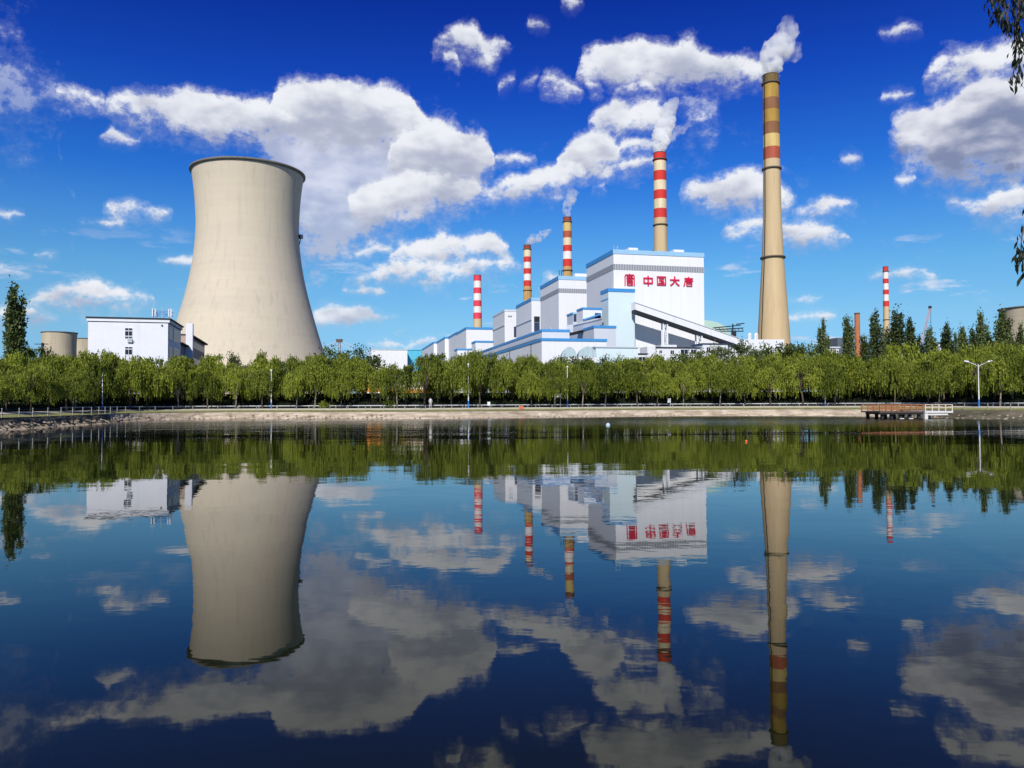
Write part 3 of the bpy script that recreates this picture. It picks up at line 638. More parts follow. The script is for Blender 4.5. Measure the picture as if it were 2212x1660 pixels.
low_block('service_building', 'long low white building with dark roof edge under the long conveyor', 1418, 1512, 752, 330, 10, white, True, [(1424, 1430, 757, 763), (1448, 1456, 757, 765), (1470, 1486, 755, 765), (1492, 1504, 755, 765)])
low_block('service_building', 'low white building with navy roof edge right of the second trestle', 1518, 1572, 744, 340, 10, white, True, [(1526, 1534, 750, 762), (1548, 1560, 750, 762)], rm=navy)
low_block('white_block', 'white cube-like block between the legs at the trestle foot', 1428, 1462, 745, 400, 8, white, False)
low_block('workshop', 'pale cyan low workshop in front of the slender tower, with shallow pitched roof', 1287, 1378, 751, 300, 12, cyanw, True, rm=greyw)
# two arched translucent sheds
archm = material('arched_sheeting', (0.40, 0.52, 0.56), 0.4, 0.1, 0.4, seams=('X', 2.0, 0.15, 0.5))
def arch(name, label, x0, x1, ytop, ybase, Y, depth, m=archm, cat='shed'):
    a = P(x0, ybase, Y); b_ = P(x1, ybase, Y); w = (b_.x-a.x)/2; h = P(x0, ytop, Y).z - a.z
    r = thing(name, label, cat, ((a.x+b_.x)/2, Y, GZ)); z0 = a.z-GZ; mb = MB(); n = 20
    pts = [(-w*math.cos(math.pi*k/n), z0 + h*math.sin(math.pi*k/n)) for k in range(n+1)]
    vs = [(x, 0, z) for x, z in pts] + [(x, depth, z) for x, z in pts]
    mb.add(vs, [(k, k+1, n+2+k, n+1+k) for k in range(n)], True); mb.add([(x, 0, z) for x, z in pts], [tuple(range(n+1))]); mb.add([(x, depth, z) for x, z in pts], [tuple(range(n, -1, -1))])
    obj('arched_roof', mb, m, r); obj('wall', MB().box(-w, w, 0.05, depth-0.05, 0, z0), white, r)
    mb = MB()
    for k in (-2, 0, 2): mb.box(k*w/4-0.1, k*w/4+0.1, -0.15, -0.01, 0, z0 + h*math.sqrt(max(0, 1-(k/4)**2))*0.98)
    obj('mullion', mb, steel, r); return r
arch('arched_shed', 'grey-green arched shed behind the treetops, left one of the pair', 1214, 1246, 750, 772, 290, 12)
arch('arched_shed', 'grey-green arched shed behind the treetops, right one of the pair', 1250, 1289, 749, 772, 288, 12)
coalm = material('pale_green_roof', (0.42, 0.60, 0.52), 0.6, 0.12, 0.05, stain=0.2)
arch('coal_shed', 'pale green arched coal shed right of the lettered boiler house', 1450, 1578, 692, 724, 560, 30, coalm)
st = thing('stacker_boom', 'dark lattice stacker boom standing above the pale green coal shed', 'machine', tuple(P(1585, 712, 540)))
o_ = P(1585, 712, 540)
mb = MB()
for (xa, ya, xb, yb) in ((1540, 709, 1600, 703), (1545, 713, 1606, 709), (1590, 701, 1608, 699), (1552, 716, 1606, 716)): mb.bar(P(xa, ya, 540)-o_, P(xb, yb, 540)-o_, 0.7)
for k in range(8): mb.bar(P(1545+8*k, 709, 540)-o_, P(1549+8*k, 714, 540)-o_, 0.35)
obj('boom', mb, dark, st); obj('mast', MB().bar(P(1583, 716, 540)-o_, P(1583, 700, 540)-o_, 0.8).box(-1.5, 1.5, -1, 1, P(1583, 716, 540).z-o_.z-24, P(1583, 716, 540).z-o_.z), dark, st)
# tanks and white base blocks beside the tall chimney
for x0, x1, lab in ((1615.5, 1623, 'slim white tank left of the tall chimney foot, the left one of two'), (1629, 1637.5, 'slim white tank touching the tall chimney foot, the right one of two')):
    c_ = P((x0+x1)/2, 720, 470); r_ = (x1-x0)/2/F*470; t_ = thing('storage_tank', lab, 'tank', (c_.x, 470, GZ), 0, 'white tanks by the tall chimney')
    obj('tank_body', MB().lathe([(r_, 0), (r_, c_.z-GZ-1), (r_*0.98, c_.z-GZ-0.6), (r_*0.6, c_.z-GZ)], 24), wsteel, t_); obj('ladder', MB().box(-0.3, 0.3, -r_-0.25, -r_-0.02, 0, c_.z-GZ-1), steel, t_)
low_block('flue_house', 'plain white flue house wrapped round the foot of the tall chimney', 1606, 1694, 734, 455, 16, white, False, yaw=0)
# blue and white small sheds far left of the row
low_block('turquoise_shed', 'small bright turquoise shed between the white hall and the row of boiler houses', 880, 911.5, 757, 620, 12, material('turquoise_sheet', (0.10, 0.48, 0.66), 0.5, 0.1, 0.2), True, rm=material('turquoise_roof', (0.05, 0.42, 0.62), 0.5))
low_block('white_hall', 'low plain white hall left of the turquoise shed', 802, 880, 756, 600, 14, white, True, rm=greyw)

# ------------------------------------------------------------------ chimneys
def chimney(name, label, px, Y, prof, stripes, rings, group=None, base=None, ladder=False, rimh=None):
    """prof: (y, width) down the photo; stripes: (y0, y1, material) from the top"""
    ym = (prof[0][0] + prof[-1][0])/2; c_ = P(px, ym, Y); phi = math.atan(c_.x/Y)
    zz = lambda y: P(px, y, Y).z - GZ
    pr = sorted(((zz(y), w*Y*math.cos(phi)/(2*F)) for y, w in prof))
    if base: pr = [(0.0, base*Y*math.cos(phi)/(2*F))] + pr
    def rad(z):
        for (z0, r0), (z1, r1) in zip(pr, pr[1:]):
            if z <= z1: return r0 + (r1-r0)*(z-z0)/(z1-z0)
        return pr[-1][1]
    t_ = thing(name, label, 'chimney', (c_.x, Y, GZ), 0, group); top = pr[-1][0]
    zl = zz(stripes[-1][1]) if stripes else top
    zs = [0.0] + [z for z, _ in pr if 0 < z < zl] + [zl]
    sh = []
    for a, b_ in zip(zs, zs[1:]): sh += [(rad(a + (b_-a)*k/4), a + (b_-a)*k/4) for k in range(4)]
    sh.append((rad(zl), zl)); obj('shaft', MB().lathe(sh, 48, closed=False), chimc if not name.startswith('brick') else brickm, t_)
    for y0, y1, m in stripes: za, zb = zz(y1), zz(y0); obj('painted_band', MB().lathe([(rad(za), za), (rad(zb), zb)], 48, closed=False), m, t_)
    rt = rad(top); obj('chimney_lip', MB().lathe([(rt+0.02, top-0.6), (rt+0.12, top-0.55), (rt+0.12, top+0.02), (rt*0.8, top+0.02), (rt*0.8, top-3.0)], 48, closed=False), darkc, t_)
    obj('flue', MB().lathe([(rt*0.79, top-1.2), (rt*0.79, top-1.1)], 24), dark, t_)
    for y in rings:
        z = zz(y); r_ = rad(z); w_ = max(0.35, r_*0.16)
        obj('service_gallery', MB().lathe([(r_-0.05, z-0.25), (r_+w_, z-0.15), (r_+w_, z+0.75), (r_+w_-0.12, z+0.75), (r_+w_-0.15, z+0.05), (r_-0.05, z+0.05)], 48, closed=False), darkc, t_)
    if ladder:
        mb = MB(); a = R(205)
        for (z0, r0), (z1, r1) in zip(pr, pr[1:]): mb.bar(((r0+.25)*math.cos(a), (r0+.25)*math.sin(a), z0), ((r1+.25)*math.cos(a), (r1+.25)*math.sin(a), z1), 0.35)
        obj('ladder', mb, dark, t_)
    return t_, c_, top + GZ, rt
brickm = material('orange_brick', (0.48, 0.17, 0.07), 0.9, c2=(0.38, 0.13, 0.06), vscale=0.8, rings=('Z', 0.6, 0.1, 0.25), stain=0.3)
ochre = paint('dirty_ochre_paint', (0.43, 0.27, 0.055), (0.30, 0.18, 0.04), 0.7); brown = paint('dirty_brown_paint', (0.26, 0.12, 0.055), (0.19, 0.085, 0.04), 0.5); olive = paint('sooty_olive_paint', (0.19, 0.13, 0.04), (0.12, 0.08, 0.03), 0.6)
brick2 = paint('brick_red_paint', (0.42, 0.09, 0.05), (0.33, 0.08, 0.045)); yell = paint('pale_yellow_paint', (0.62, 0.46, 0.17), (0.50, 0.36, 0.13), 0.6)
red = paint('signal_red_paint', (0.62, 0.035, 0.03), (0.5, 0.04, 0.03)); cream = paint('cream_paint', (0.72, 0.62, 0.42), (0.60, 0.50, 0.32), 0.5); offw = paint('off_white_paint', (0.80, 0.76, 0.72)); pink = paint('faded_red_paint', (0.70, 0.05, 0.09), (0.6, 0.05, 0.08)); dred = paint('sooty_red_paint', (0.30, 0.06, 0.04), (0.2, 0.05, 0.035))
orng = paint('rusty_orange_concrete', (0.55, 0.33, 0.12), (0.45, 0.26, 0.10), 0.7)
CH = {}
CH['A'] = chimney('tall_chimney', 'tallest chimney, sandy concrete flaring at its foot, with dirty ochre and brown bands', 1668, 500, [(163, 35.5), (367, 38), (470, 41), (558, 48), (615, 56), (735, 72)],
    [(163, 182, olive), (182, 215, ochre), (215, 240, brown), (240, 267, ochre), (267, 293, brown), (293, 320.6, yell), (320.6, 346.6, brick2)], [183, 367, 558.5], 'smoking chimneys', base=90, ladder=True)
CH['B'] = chimney('striped_chimney', 'red and cream striped chimney rising behind the lettered boiler house, thick white plume', 1427, 620, [(331, 27.5), (488, 28.5), (545, 30), (735, 46)],
    [(331, 350, red), (350, 371, cream), (371, 392, red), (392, 412.6, cream), (412.6, 432, red), (432, 452.5, cream), (452.5, 472.5, red)], [347, 488], 'smoking chimneys', base=55)
CH['C'] = chimney('striped_chimney', 'sooty-topped red and cream striped chimney above the second boiler house', 1226, 760, [(470, 18.4), (600, 20.5), (735, 30)],
    [(470, 481, dred), (481, 500.5, yell), (500.5, 515, brick2), (515, 531, cream), (531, 544.5, red), (544.5, 561, offw), (561, 577, red), (577, 600, orng)], [481, 586], 'smoking chimneys', base=34)
CH['D'] = chimney('striped_chimney', 'slim red and white striped chimney above the third boiler house, plume drifting right', 1139.5, 880, [(530, 16), (629, 17), (735, 25)],
    [(530, 540, dred), (540, 555.7, cream), (555.7, 567.5, red), (567.5, 581, offw), (581, 593, red), (593, 607, offw), (607, 619.5, red), (619.5, 649, orng)], [540, 629], 'smoking chimneys', base=28)
CH['E'] = chimney('striped_chimney', 'smokeless pinkish red and white chimney standing left of all the other striped ones', 1031.5, 960, [(595, 16.5), (735, 19.5)],
    [(595, 608, pink), (608, 622.5, offw), (622.5, 635, pink), (635, 650, offw), (650, 663, pink), (663, 676.5, offw), (676.5, 690, pink)], [], None, base=24)
CH['F'] = chimney('striped_chimney', 'distant red and white striped chimney rising among the poplars, far right of the tallest', 1914.5, 900, [(576.5, 12.2), (692, 14), (780, 19)],
    [(576.5, 588, red), (588, 602.8, offw), (602.8, 613.3, red), (613.3, 626.6, offw), (626.6, 637, red), (637, 651, offw), (651, 663, red)], [588, 692], None, base=21)
CH['G'] = chimney('brick_chimney', 'short orange brick chimney among the poplars', 1852, 320, [(676.5, 11.5), (760, 13.5)], [], [], None, base=14)

# ------------------------------------------------------------------ cooling towers
def cooling_tower(label, c_, prof, m, n=128, rim=0.9, group='concrete cooling towers'):
    t_ = thing('cooling_tower', label, 'cooling tower', (c_[0], c_[1], GZ), 0, group)
    pr = [(r_, z-GZ) for r_, z in prof]; fine = []
    for i in range(len(pr)-1):
        p0, p1, p2, p3 = pr[max(i-1, 0)], pr[i], pr[i+1], pr[min(i+2, len(pr)-1)]
        for k in range(8):
            u = k/8; z = p1[1] + (p2[1]-p1[1])*u; m1 = (p2[0]-p0[0])/max(p2[1]-p0[1], .1)*(p2[1]-p1[1]); m2 = (p3[0]-p1[0])/max(p3[1]-p1[1], .1)*(p2[1]-p1[1])
            fine.append(((2*u**3-3*u**2+1)*p1[0] + (u**3-2*u**2+u)*m1 + (-2*u**3+3*u**2)*p2[0] + (u**3-u**2)*m2, z))
    fine.append(pr[-1]); inner = [(r_-0.9, z) for r_, z in reversed(fine)]
    obj('shell', MB().lathe(fine + inner, n, closed=False), m, t_)
    rt, zt = fine[-1]
    obj('rim', MB().lathe([(rt-0.02, zt-rim), (rt+rim, zt-rim*0.6), (rt+rim, zt+0.25), (rt+rim-0.15, zt+0.25), (rt-0.5, zt+0.02), (rt-1.2, zt+0.02)], n, closed=False), rimdark, t_)
    mb = MB(); rb = fine[0][0]; zb = fine[0][1]
    for k in range(48):
        a0, a1 = 2*math.pi*k/48, 2*math.pi*(k+1)/48; ro = rb + 1.5
        mb.bar((rb*math.cos(a0), rb*math.sin(a0), zb+0.3), (ro*math.cos((a0+a1)/2), ro*math.sin((a0+a1)/2), 0), 0.6); mb.bar((rb*math.cos(a1), rb*math.sin(a1), zb+0.3), (ro*math.cos((a0+a1)/2)+.1, ro*math.sin((a0+a1)/2), 0), 0.6)
    obj('support_columns', mb, m, t_); return t_
ct = cooling_tower('giant sandy concrete cooling tower standing alone beside the white office block', (-122.0, 357.0), [(41.5, 6), (36.5, 20), (33.2, 30), (28.9, 45), (25.8, 57.5), (23.6, 70.5), (22.7, 83), (22.9, 90.5), (23.4, 98), (24.7, 109.2)], concrete)
a = R(8); r_ = 22.8
obj('warning_lamp_box', MB().box(r_*math.cos(a)-0.2, r_*math.cos(a)+1.7, r_*math.sin(a)-0.7, r_*math.sin(a)+0.7, 79.6-GZ, 81.4-GZ).bar((r_*math.cos(a), r_*math.sin(a), 76-GZ), (r_*math.cos(a)+1.0, r_*math.sin(a), 80-GZ), 0.3), dark, ct)
mb = MB()
for x0, y0, w in ((520, 439, 3.2), (470, 447, 2.0), (500, 448, 1.4), (610, 440, 3.0), (565, 447, 1.5)): pass
def small_tower(label, x0, x1, ytop, Y, m, k=1.0):
    u0, v = slope(x0, ytop); u1, _ = slope(x1, ytop); um = (u0+u1)/2; phi = math.atan(um); r_ = (u1-u0)*Y*math.cos(phi)/2; zt = EYE + v*Y
    return cooling_tower(label, (um*Y, Y), [(r_*1.45, 5), (r_*1.22, zt*0.25), (r_*1.04, zt*0.5), (r_*0.95, zt*0.72), (r_*0.95, zt*0.86), (r_*0.985, zt)], m, 64, 0.8)
small_tower('small grey-brown cooling tower between the lone tall poplar and the white office block', 88.8, 168.5, 719.5, 860, oldconc)
small_tower('farther cooling tower half hidden behind the white office block', 150, 236, 734, 1050, oldconc)
small_tower('weathered tan cooling tower rising behind the poplars at the right edge of the photo', 2154, 2302, 667, 560, oldconc)

# ------------------------------------------------------------------ white office block on the left
OF = Block(363, 689, 140, 15.0)
OF.root('office_block', 'white plastered office block with dark flat roof edge, left of the giant cooling tower', 'building')
aL = OF.front(190.5, 689)[0]; H = OF.H
b1 = 15.0; b3 = OF.side(442, 739)[0]
obj('wall', MB().box(aL, 0, 0, b1, 0, H - 0.35), plaster, OF.r)
obj('roof', MB().box(aL-0.35, 0.55, -0.35, b1+0.3, H - 0.16, H + 0.06), rooft, OF.r)
obj('cornice', MB().box(aL-0.2, 0.3, -0.2, b1+0.1, H-0.7, H-0.161), plaster, OF.r)
obj('cornice_shadow_strip', MB().box(aL-0.06, 0.08, -0.07, b1, H-0.80, H-0.701), rooft, OF.r)
for (x0, x1, y0, y1) in ((270.5, 285.5, 709.5, 714), (270.5, 285.5, 716, 725.5), (270.5, 285.5, 728, 731.2), (270.5, 285.5, 750, 753.5), (270.5, 285.5, 755.5, 766)):
    (a0, z1), (a1, _) = OF.front(x0, y0), OF.front(x1, y0); z0_ = OF.front(x0, y1)[1]; z0_, z1 = z0_-GZ, z1-GZ
    w = obj('window', MB().box(a0, a1, -0.02, 0.0, z0_, z1), dglass, OF.r)
    mbw = MB(); mbw.box(a0-0.06, a1+0.06, -0.07, -0.021, z1, z1+0.07).box(a0-0.06, a1+0.06, -0.07, -0.021, z0_-0.07, z0_)
    for q in (a0-0.03, (a0+a1)/2, a1+0.03): mbw.box(q-0.03, q+0.03, -0.065, -0.02, z0_, z1)
    obj('frame', mbw, wsteel, w)
(a0, z1) = OF.front(276, 733); obj('air_conditioner', MB().box(a0, a0+0.8, -0.35, 0, z1-GZ-0.6, z1-GZ).box(a0+0.8, a0+1.1, -0.1, 0, z1-GZ-0.5, z1-GZ-0.4), steel, OF.r)
(a0, z1) = OF.front(350, 703.5); obj('wall_lamp', MB().lathe([(0.14, -0.1), (0.14, 0.1)], 10, a0, -0.1).box(a0-.05, a0+.05, -.1, 0, 0, .05), dark, OF.r).location.z = z1-GZ
# side facade: dark glass bays, balconies, white fin, long wing with ribbon windows
for k in range(4):
    z = H - 3.6 - k*3.6
    obj('window', MB().box(0.0, 0.05, 1.0, 4.6, z, z+2.3), dglass, OF.r); obj('window', MB().box(0.0, 0.05, 6.0, 13.6, z, z+2.5), dglass, OF.r)
obj('glass_bay', MB().box(-6, -0.4, b1+0.1, 30, 0, H-3.4), dglass, OF.r)
for k in range(4): obj('balcony', MB().box(-0.4, 1.5, b1+1, 29.0, H-8.0-k*3.6, H-7.1-k*3.6).box(-0.4, 1.5, b1+1, 29.0, H-7.09-k*3.6, H-7.0-k*3.6), greyw, OF.r)
mb = MB()
for q in range(0, 14): mb.box(-0.42, -0.33, b1+1+q, b1+1.12+q, 0, H-3.4)
obj('mullions', mb, steel, OF.r)
obj('lower_roof', MB().box(-7, 0.3, b1+0.1, 31, H-3.4, H-3.1), rooft, OF.r)
fb = OF.side(407, 719)[0]
obj('fin_wall', MB().box(-0.35, 1.0, fb-1.2, fb+0.2, 0, P(405, 700, OF.o.y+fb*OF.n[1]).z-GZ), plaster, OF.r)
obj('wing_wall', MB().box(-10, 0.0, fb+0.2, b3, 0, H-0.9), material('tan_plaster', (0.42, 0.33, 0.26), 0.85, 0.15, 0.5), OF.r)
obj('wing_roof', MB().box(-10.4, 0.7, fb+0.2, b3+0.6, H-0.9, H-0.55), rooft, OF.r)
for k in range(4): obj('window', MB().box(0.0, 0.06, fb+1.2, b3-1.0, H-3.0-k*3.7, H-1.5-k*3.7) if k == 0 else MB().box(0.0, 0.06, fb+1.2, b3-8.0, H-3.4-k*3.7, H-1.5-k*3.7), dglass, OF.r)
# telecom frame on the roof (stands on the block)
tf = thing('telecom_frame', 'steel antenna frame with white panel antennas standing on the office roof', 'antenna', (OF.o.x, OF.o.y, OF.top), OF.yaw)
ta0 = OF.front(325, 688)[0]; ta1 = OF.front(362, 688)[0]
for (x, y) in ((ta0, 3), (ta1, 3), (ta0, 6), (ta1, 6), ((ta0+ta1)/2, 3)): obj('post', MB().bar((x, y, 0), (x, y, 2.35), 0.09), steel, tf)
mb = MB()
for z in (0.25, 1.1, 1.7): mb.bar((ta0, 3, z), (ta1, 3, z), 0.07); mb.bar((ta0, 6, z), (ta1, 6, z), 0.07); mb.bar((ta0, 3, z), (ta0, 6, z), 0.07); mb.bar((ta1, 3, z), (ta1, 6, z), 0.07)
mb.bar((ta0, 3, 0.25), ((ta0+ta1)/2, 3, 1.7), 0.05).bar(((ta0+ta1)/2, 3, 1.7), (ta1, 3, 0.25), 0.05).bar((ta0, 3, 1.7), ((ta0+ta1)/2, 3, 0.25), 0.05).bar(((ta0+ta1)/2, 3, 0.25), (ta1, 3, 1.7), 0.05)
obj('frame_rail', mb, bsteel, tf)
for x, y in ((ta0-0.15, 2.8), (ta0+0.3, 2.8), (ta1-0.25, 2.8), (ta1+0.15, 2.8), (ta0, 6.2)): obj('panel_antenna', MB().box(x-0.09, x+0.09, y-0.07, y+0.07, 0.7, 2.1), wsteel, tf)
obj('lightning_rod', MB().bar((ta0, 3, 2.3), (ta0, 3, 3.1), 0.05), steel, tf)

# low orange and white shop building behind the willows
SH = Block(787, 806, 152, 2.0); SH.root('low_building', 'low orange and white building glimpsed between willow trunks', 'building'); aw = SH.front(937, 806)[0]
cr_ = material('cream_wall', (0.66, 0.60, 0.54), 0.85, 0.08, 0.5); og = material('orange_fascia', (0.72, 0.27, 0.05), 0.7, 0.15, 0.8)
obj('wall', MB().box(0, aw, 0, 8, 0, SH.H), cr_, SH.r); obj('roof', MB().box(-0.3, aw+0.3, -0.3, 8.3, SH.H, SH.H+0.25), rooft, SH.r)
obj('orange_panel', MB().box(0.0, 3.6, -0.12, -0.01, 1.2, SH.H-0.2), og, SH.r)
zf = SH.front(800, 843)[1]-GZ; obj('fascia', MB().box(4.2, aw-0.4, -0.5, -0.01, zf-0.75, zf+0.1), og, SH.r)
for k in range(4): obj('shop_window', MB().box(4.6+2.2*k, 6.2+2.2*k, -0.06, -0.01, 0.5, zf-1.0), dglass, SH.r)
obj('awning', MB().add([(0.3, -1.3, 2.0), (3.2, -1.3, 2.0), (3.2, -0.13, 2.9), (0.3, -0.13, 2.9), (0.3, -1.3, 1.92), (3.2, -1.3, 1.92), (3.2, -0.13, 2.8), (0.3, -0.13, 2.8)], [(0,1,2,3), (7,6,5,4), (0,4,5,1), (3,2,6,7), (1,5,6,2), (0,3,7,4)]), wsteel, SH.r)
low_block('gable_house', 'small white house behind the willows below the giant cooling tower', 556, 592, 800, 165, 6, plaster, True, [(562, 570, 815, 830)], yaw=2)
low_block('grey_tank_house', 'dark grey cube building behind the poplars left of the brick chimney', 1809, 1835, 730, 300, 8, material('slate_sheet', (0.10, 0.12, 0.15), 0.7, 0.1, 0.3), False)
low_block('white_shed', 'low white shed behind the poplars below the dark grey cube', 1790, 1812, 752, 280, 6, white, True, rm=greyw)
low_block('far_white_block', 'plain white block behind poplars left of the crane', 2028, 2052, 742, 330, 8, white, True, rm=navy)
low_block('far_white_block', 'pale block with thin roof behind poplars right of the striped chimney', 1925, 1962, 740, 340, 8, greyw, True)

# crane, pylons
def lattice(mb, a, b_, w0, w1, n, th):
    a, b_ = Vector(a), Vector(b_); d = (b_-a).normalized(); u = d.cross(Vector((0, 1, 0.01))).normalized(); v = d.cross(u)
    pt = lambda k, i: a + (b_-a)*k/n + (u*(1 if i in (0, 1) else -1) + v*(1 if i in (0, 3) else -1))*(w0 + (w1-w0)*k/n)/2
    for i in range(4):
        mb.bar(pt(0, i), pt(n, i), th)
        for k in range(n): mb.bar(pt(k, i), pt(k+1, (i+1) % 4), th*0.7)
    return mb
o_ = P(1992, 775, 520); o_.z = GZ
cr = thing('crawler_crane', 'distant crane with thin red and grey lattice jib leaning over the poplars', 'crane', o_)
crp = material('faded_crane_red', (0.50, 0.33, 0.33), 0.7)
obj('jib', lattice(MB(), P(1985, 765, 520)-o_, P(2009, 665, 520)-o_, 1.5, 0.8, 14, 0.16), crp, cr)
obj('hook_block', MB().box(-0.9, 0.9, -0.5, 0.5, -0.8, 0.8), dark, cr, P(2009, 664, 520)-o_)
obj('hoist_cable', MB().bar(P(2010.5, 664, 520)-o_, P(2011, 720, 520)-o_, 0.18), dark, cr)
obj('crane_body', MB().box(-6, 6, -3, 3, 1.5, 5).box(-7, 7, -4, -2.5, 0, 1.49).box(-7, 7, 2.5, 4, 0, 1.49).bar((-3, 0, 5), P(1985, 765, 520)-o_, 1.2), crp, cr)
def pylon(px, ytop, ybot, Y, label, w=3.0, arms=True, m=None):
    o = P(px, ybot, Y); o.z = GZ; h = P(px, ytop, Y).z - GZ; t_ = thing('pylon', label, 'pylon', o)
    obj('lattice_mast', lattice(MB(), (0, 0, 0), (0, 0, h), w, 0.6, 12, 0.18), m or dark, t_)
    if arms:
        for z in (h*0.98, h*0.9): obj('cross_arm', MB().bar((-w*1.3, 0, z), (w*0.9, 0, z), 0.3), m or dark, t_)
    return t_
pylon(92, 741, 775, 330, 'small dark lattice pylon left of the small grey-brown cooling tower', 2.6)
pm = pylon(733, 733, 775, 300, 'thin mast with sloping braces peeping over the dark round trees', 1.8, False, steel)
pmz = P(733, 733, 300).z-GZ
obj('lamp_head', MB().box(-1.2, 1.2, -0.5, 0.5, pmz-1.2, pmz), rustst, pm)
for sx_ in (-1, 1):
    for q in (0, 1.2): obj('stay', MB().bar((0, 0, pmz-0.6-q), (sx_*6.5, 0, pmz-3.0-q*1.3), 0.22), steel, pm)

# ------------------------------------------------------------------ trees
leafW = leaf_material('willow_leaves', (0.060, 0.095, 0.010), (0.40, 0.455, 0.060), 0.45, 0.35)
leafP = leaf_material('poplar_leaves', (0.035, 0.055, 0.016), (0.19, 0.24, 0.08), 0.35, 0.5)
leafD = leaf_material('dark_leaves', (0.025, 0.045, 0.010), (0.15, 0.19, 0.04), 0.32, 0.4)
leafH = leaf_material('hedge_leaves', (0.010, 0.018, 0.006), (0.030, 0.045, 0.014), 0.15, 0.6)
def leafq(vs, fs, c, hw, hh, rng, droop=0.0):
    """one four-cornered leaf tuft; droop 1 hangs straight down, 0 points anywhere"""
    a = rng.uniform(0, 6.283); u = Vector((math.cos(a), math.sin(a), rng.uniform(-0.3, 0.3)*(1-droop)))
    w = Vector((rng.gauss(0, 1), rng.gauss(0, 1), rng.gauss(0, 1))).normalized()*(1-droop) + Vector((rng.uniform(-.25, .25), rng.uniform(-.25, .25), -1))*droop
    w -= u*w.dot(u)/u.length_squared
    if w.length < 1e-3: w = Vector((0, 0, 1))
    u.normalize(); w.normalize(); n = len(vs)
    vs += [c + w*hh, c + u*hw, c - w*hh, c - u*hw]; fs.append((n, n+1, n+2, n+3))
def leafmesh(name, vs, fs, m):
    me = bpy.data.meshes.new(name); me.from_pydata([tuple(v) for v in vs], [], fs); me.materials.append(m); me.update(); return me
def make_willow(seed, H=7.0, Rw=2.5, label='', droopy=0.75):
    rng = random.Random(seed); t_ = thing('willow_tree', label, 'tree', (0, 0, -50))
    mb = MB(); lean = rng.uniform(-0.3, 0.3); fork = H*rng.uniform(0.28, 0.36)
    mb.tube([(0, 0, -0.1), (lean*0.4, 0.05, fork*0.5), (lean, 0, fork)], [0.14, 0.115, 0.10])
    clumps = []
    for k in range(7):
        a = 6.283*k/7 + rng.uniform(-.4, .4); e = rng.uniform(0.45, 0.9); r1 = Rw*e*0.55
        p1 = Vector((lean + math.cos(a)*r1*0.5, math.sin(a)*r1*0.5, fork + H*0.22)); p2 = Vector((lean + math.cos(a)*r1, math.sin(a)*r1, H*rng.uniform(0.68, 0.86)))
        mb.tube([(lean, 0, fork-0.1), tuple(p1), tuple(p2)], [0.07, 0.045, 0.02], 5)
    obj('trunk', mb, barkm if seed % 3 else palebark, t_)
    vs, fs = [], []
    for k in range(34):
        a = rng.uniform(0, 6.283); r = Rw*math.sqrt(rng.random())*1.0; zt = H*(0.97 - 0.34*(r/Rw)**2.2) - (rng.uniform(0, 0.9) if k % 3 else rng.uniform(1.2, 2.6))
        clumps.append((Vector((lean + r*math.cos(a), r*math.sin(a), zt)), rng.uniform(0.5, 0.95), r/Rw))
    for c, cr_, e in clumps:
        for q in range(62):                                        # dome of the clump
            d = Vector((rng.gauss(0, 1), rng.gauss(0, 1), rng.gauss(0, .75))); d.normalize(); d *= cr_*rng.uniform(0.45, 1.0)
            leafq(vs, fs, c + d, rng.uniform(.05, .10), rng.uniform(.12, .26), rng, 0.35)
        for q in range(rng.randint(9, 19)):                       # hanging strands
            a = rng.uniform(0, 6.283); r = cr_*math.sqrt(rng.random()); p = c + Vector((r*math.cos(a), r*math.sin(a), 0))
            Ls = rng.uniform(0.6, 1.9 + 2.4*e)*droopy; z = 0; zmin = H*rng.uniform(0.16, 0.42); sway = rng.uniform(-.12, .12)
            while z < Ls and p.z - z > zmin:
                leafq(vs, fs, p + Vector((sway*z + rng.uniform(-.06, .06), rng.uniform(-.08, .08), -z)), rng.uniform(.045, .085), rng.uniform(.13, .24), rng, 0.85); z += rng.uniform(.15, .30)
    obj('crown', leafmesh('crown', vs, fs, leafW), None, t_) if False else None
    o = bpy.data.objects.new('crown', leafmesh('crown', vs, fs, leafW)); col.objects.link(o); o.parent = t_
    return t_
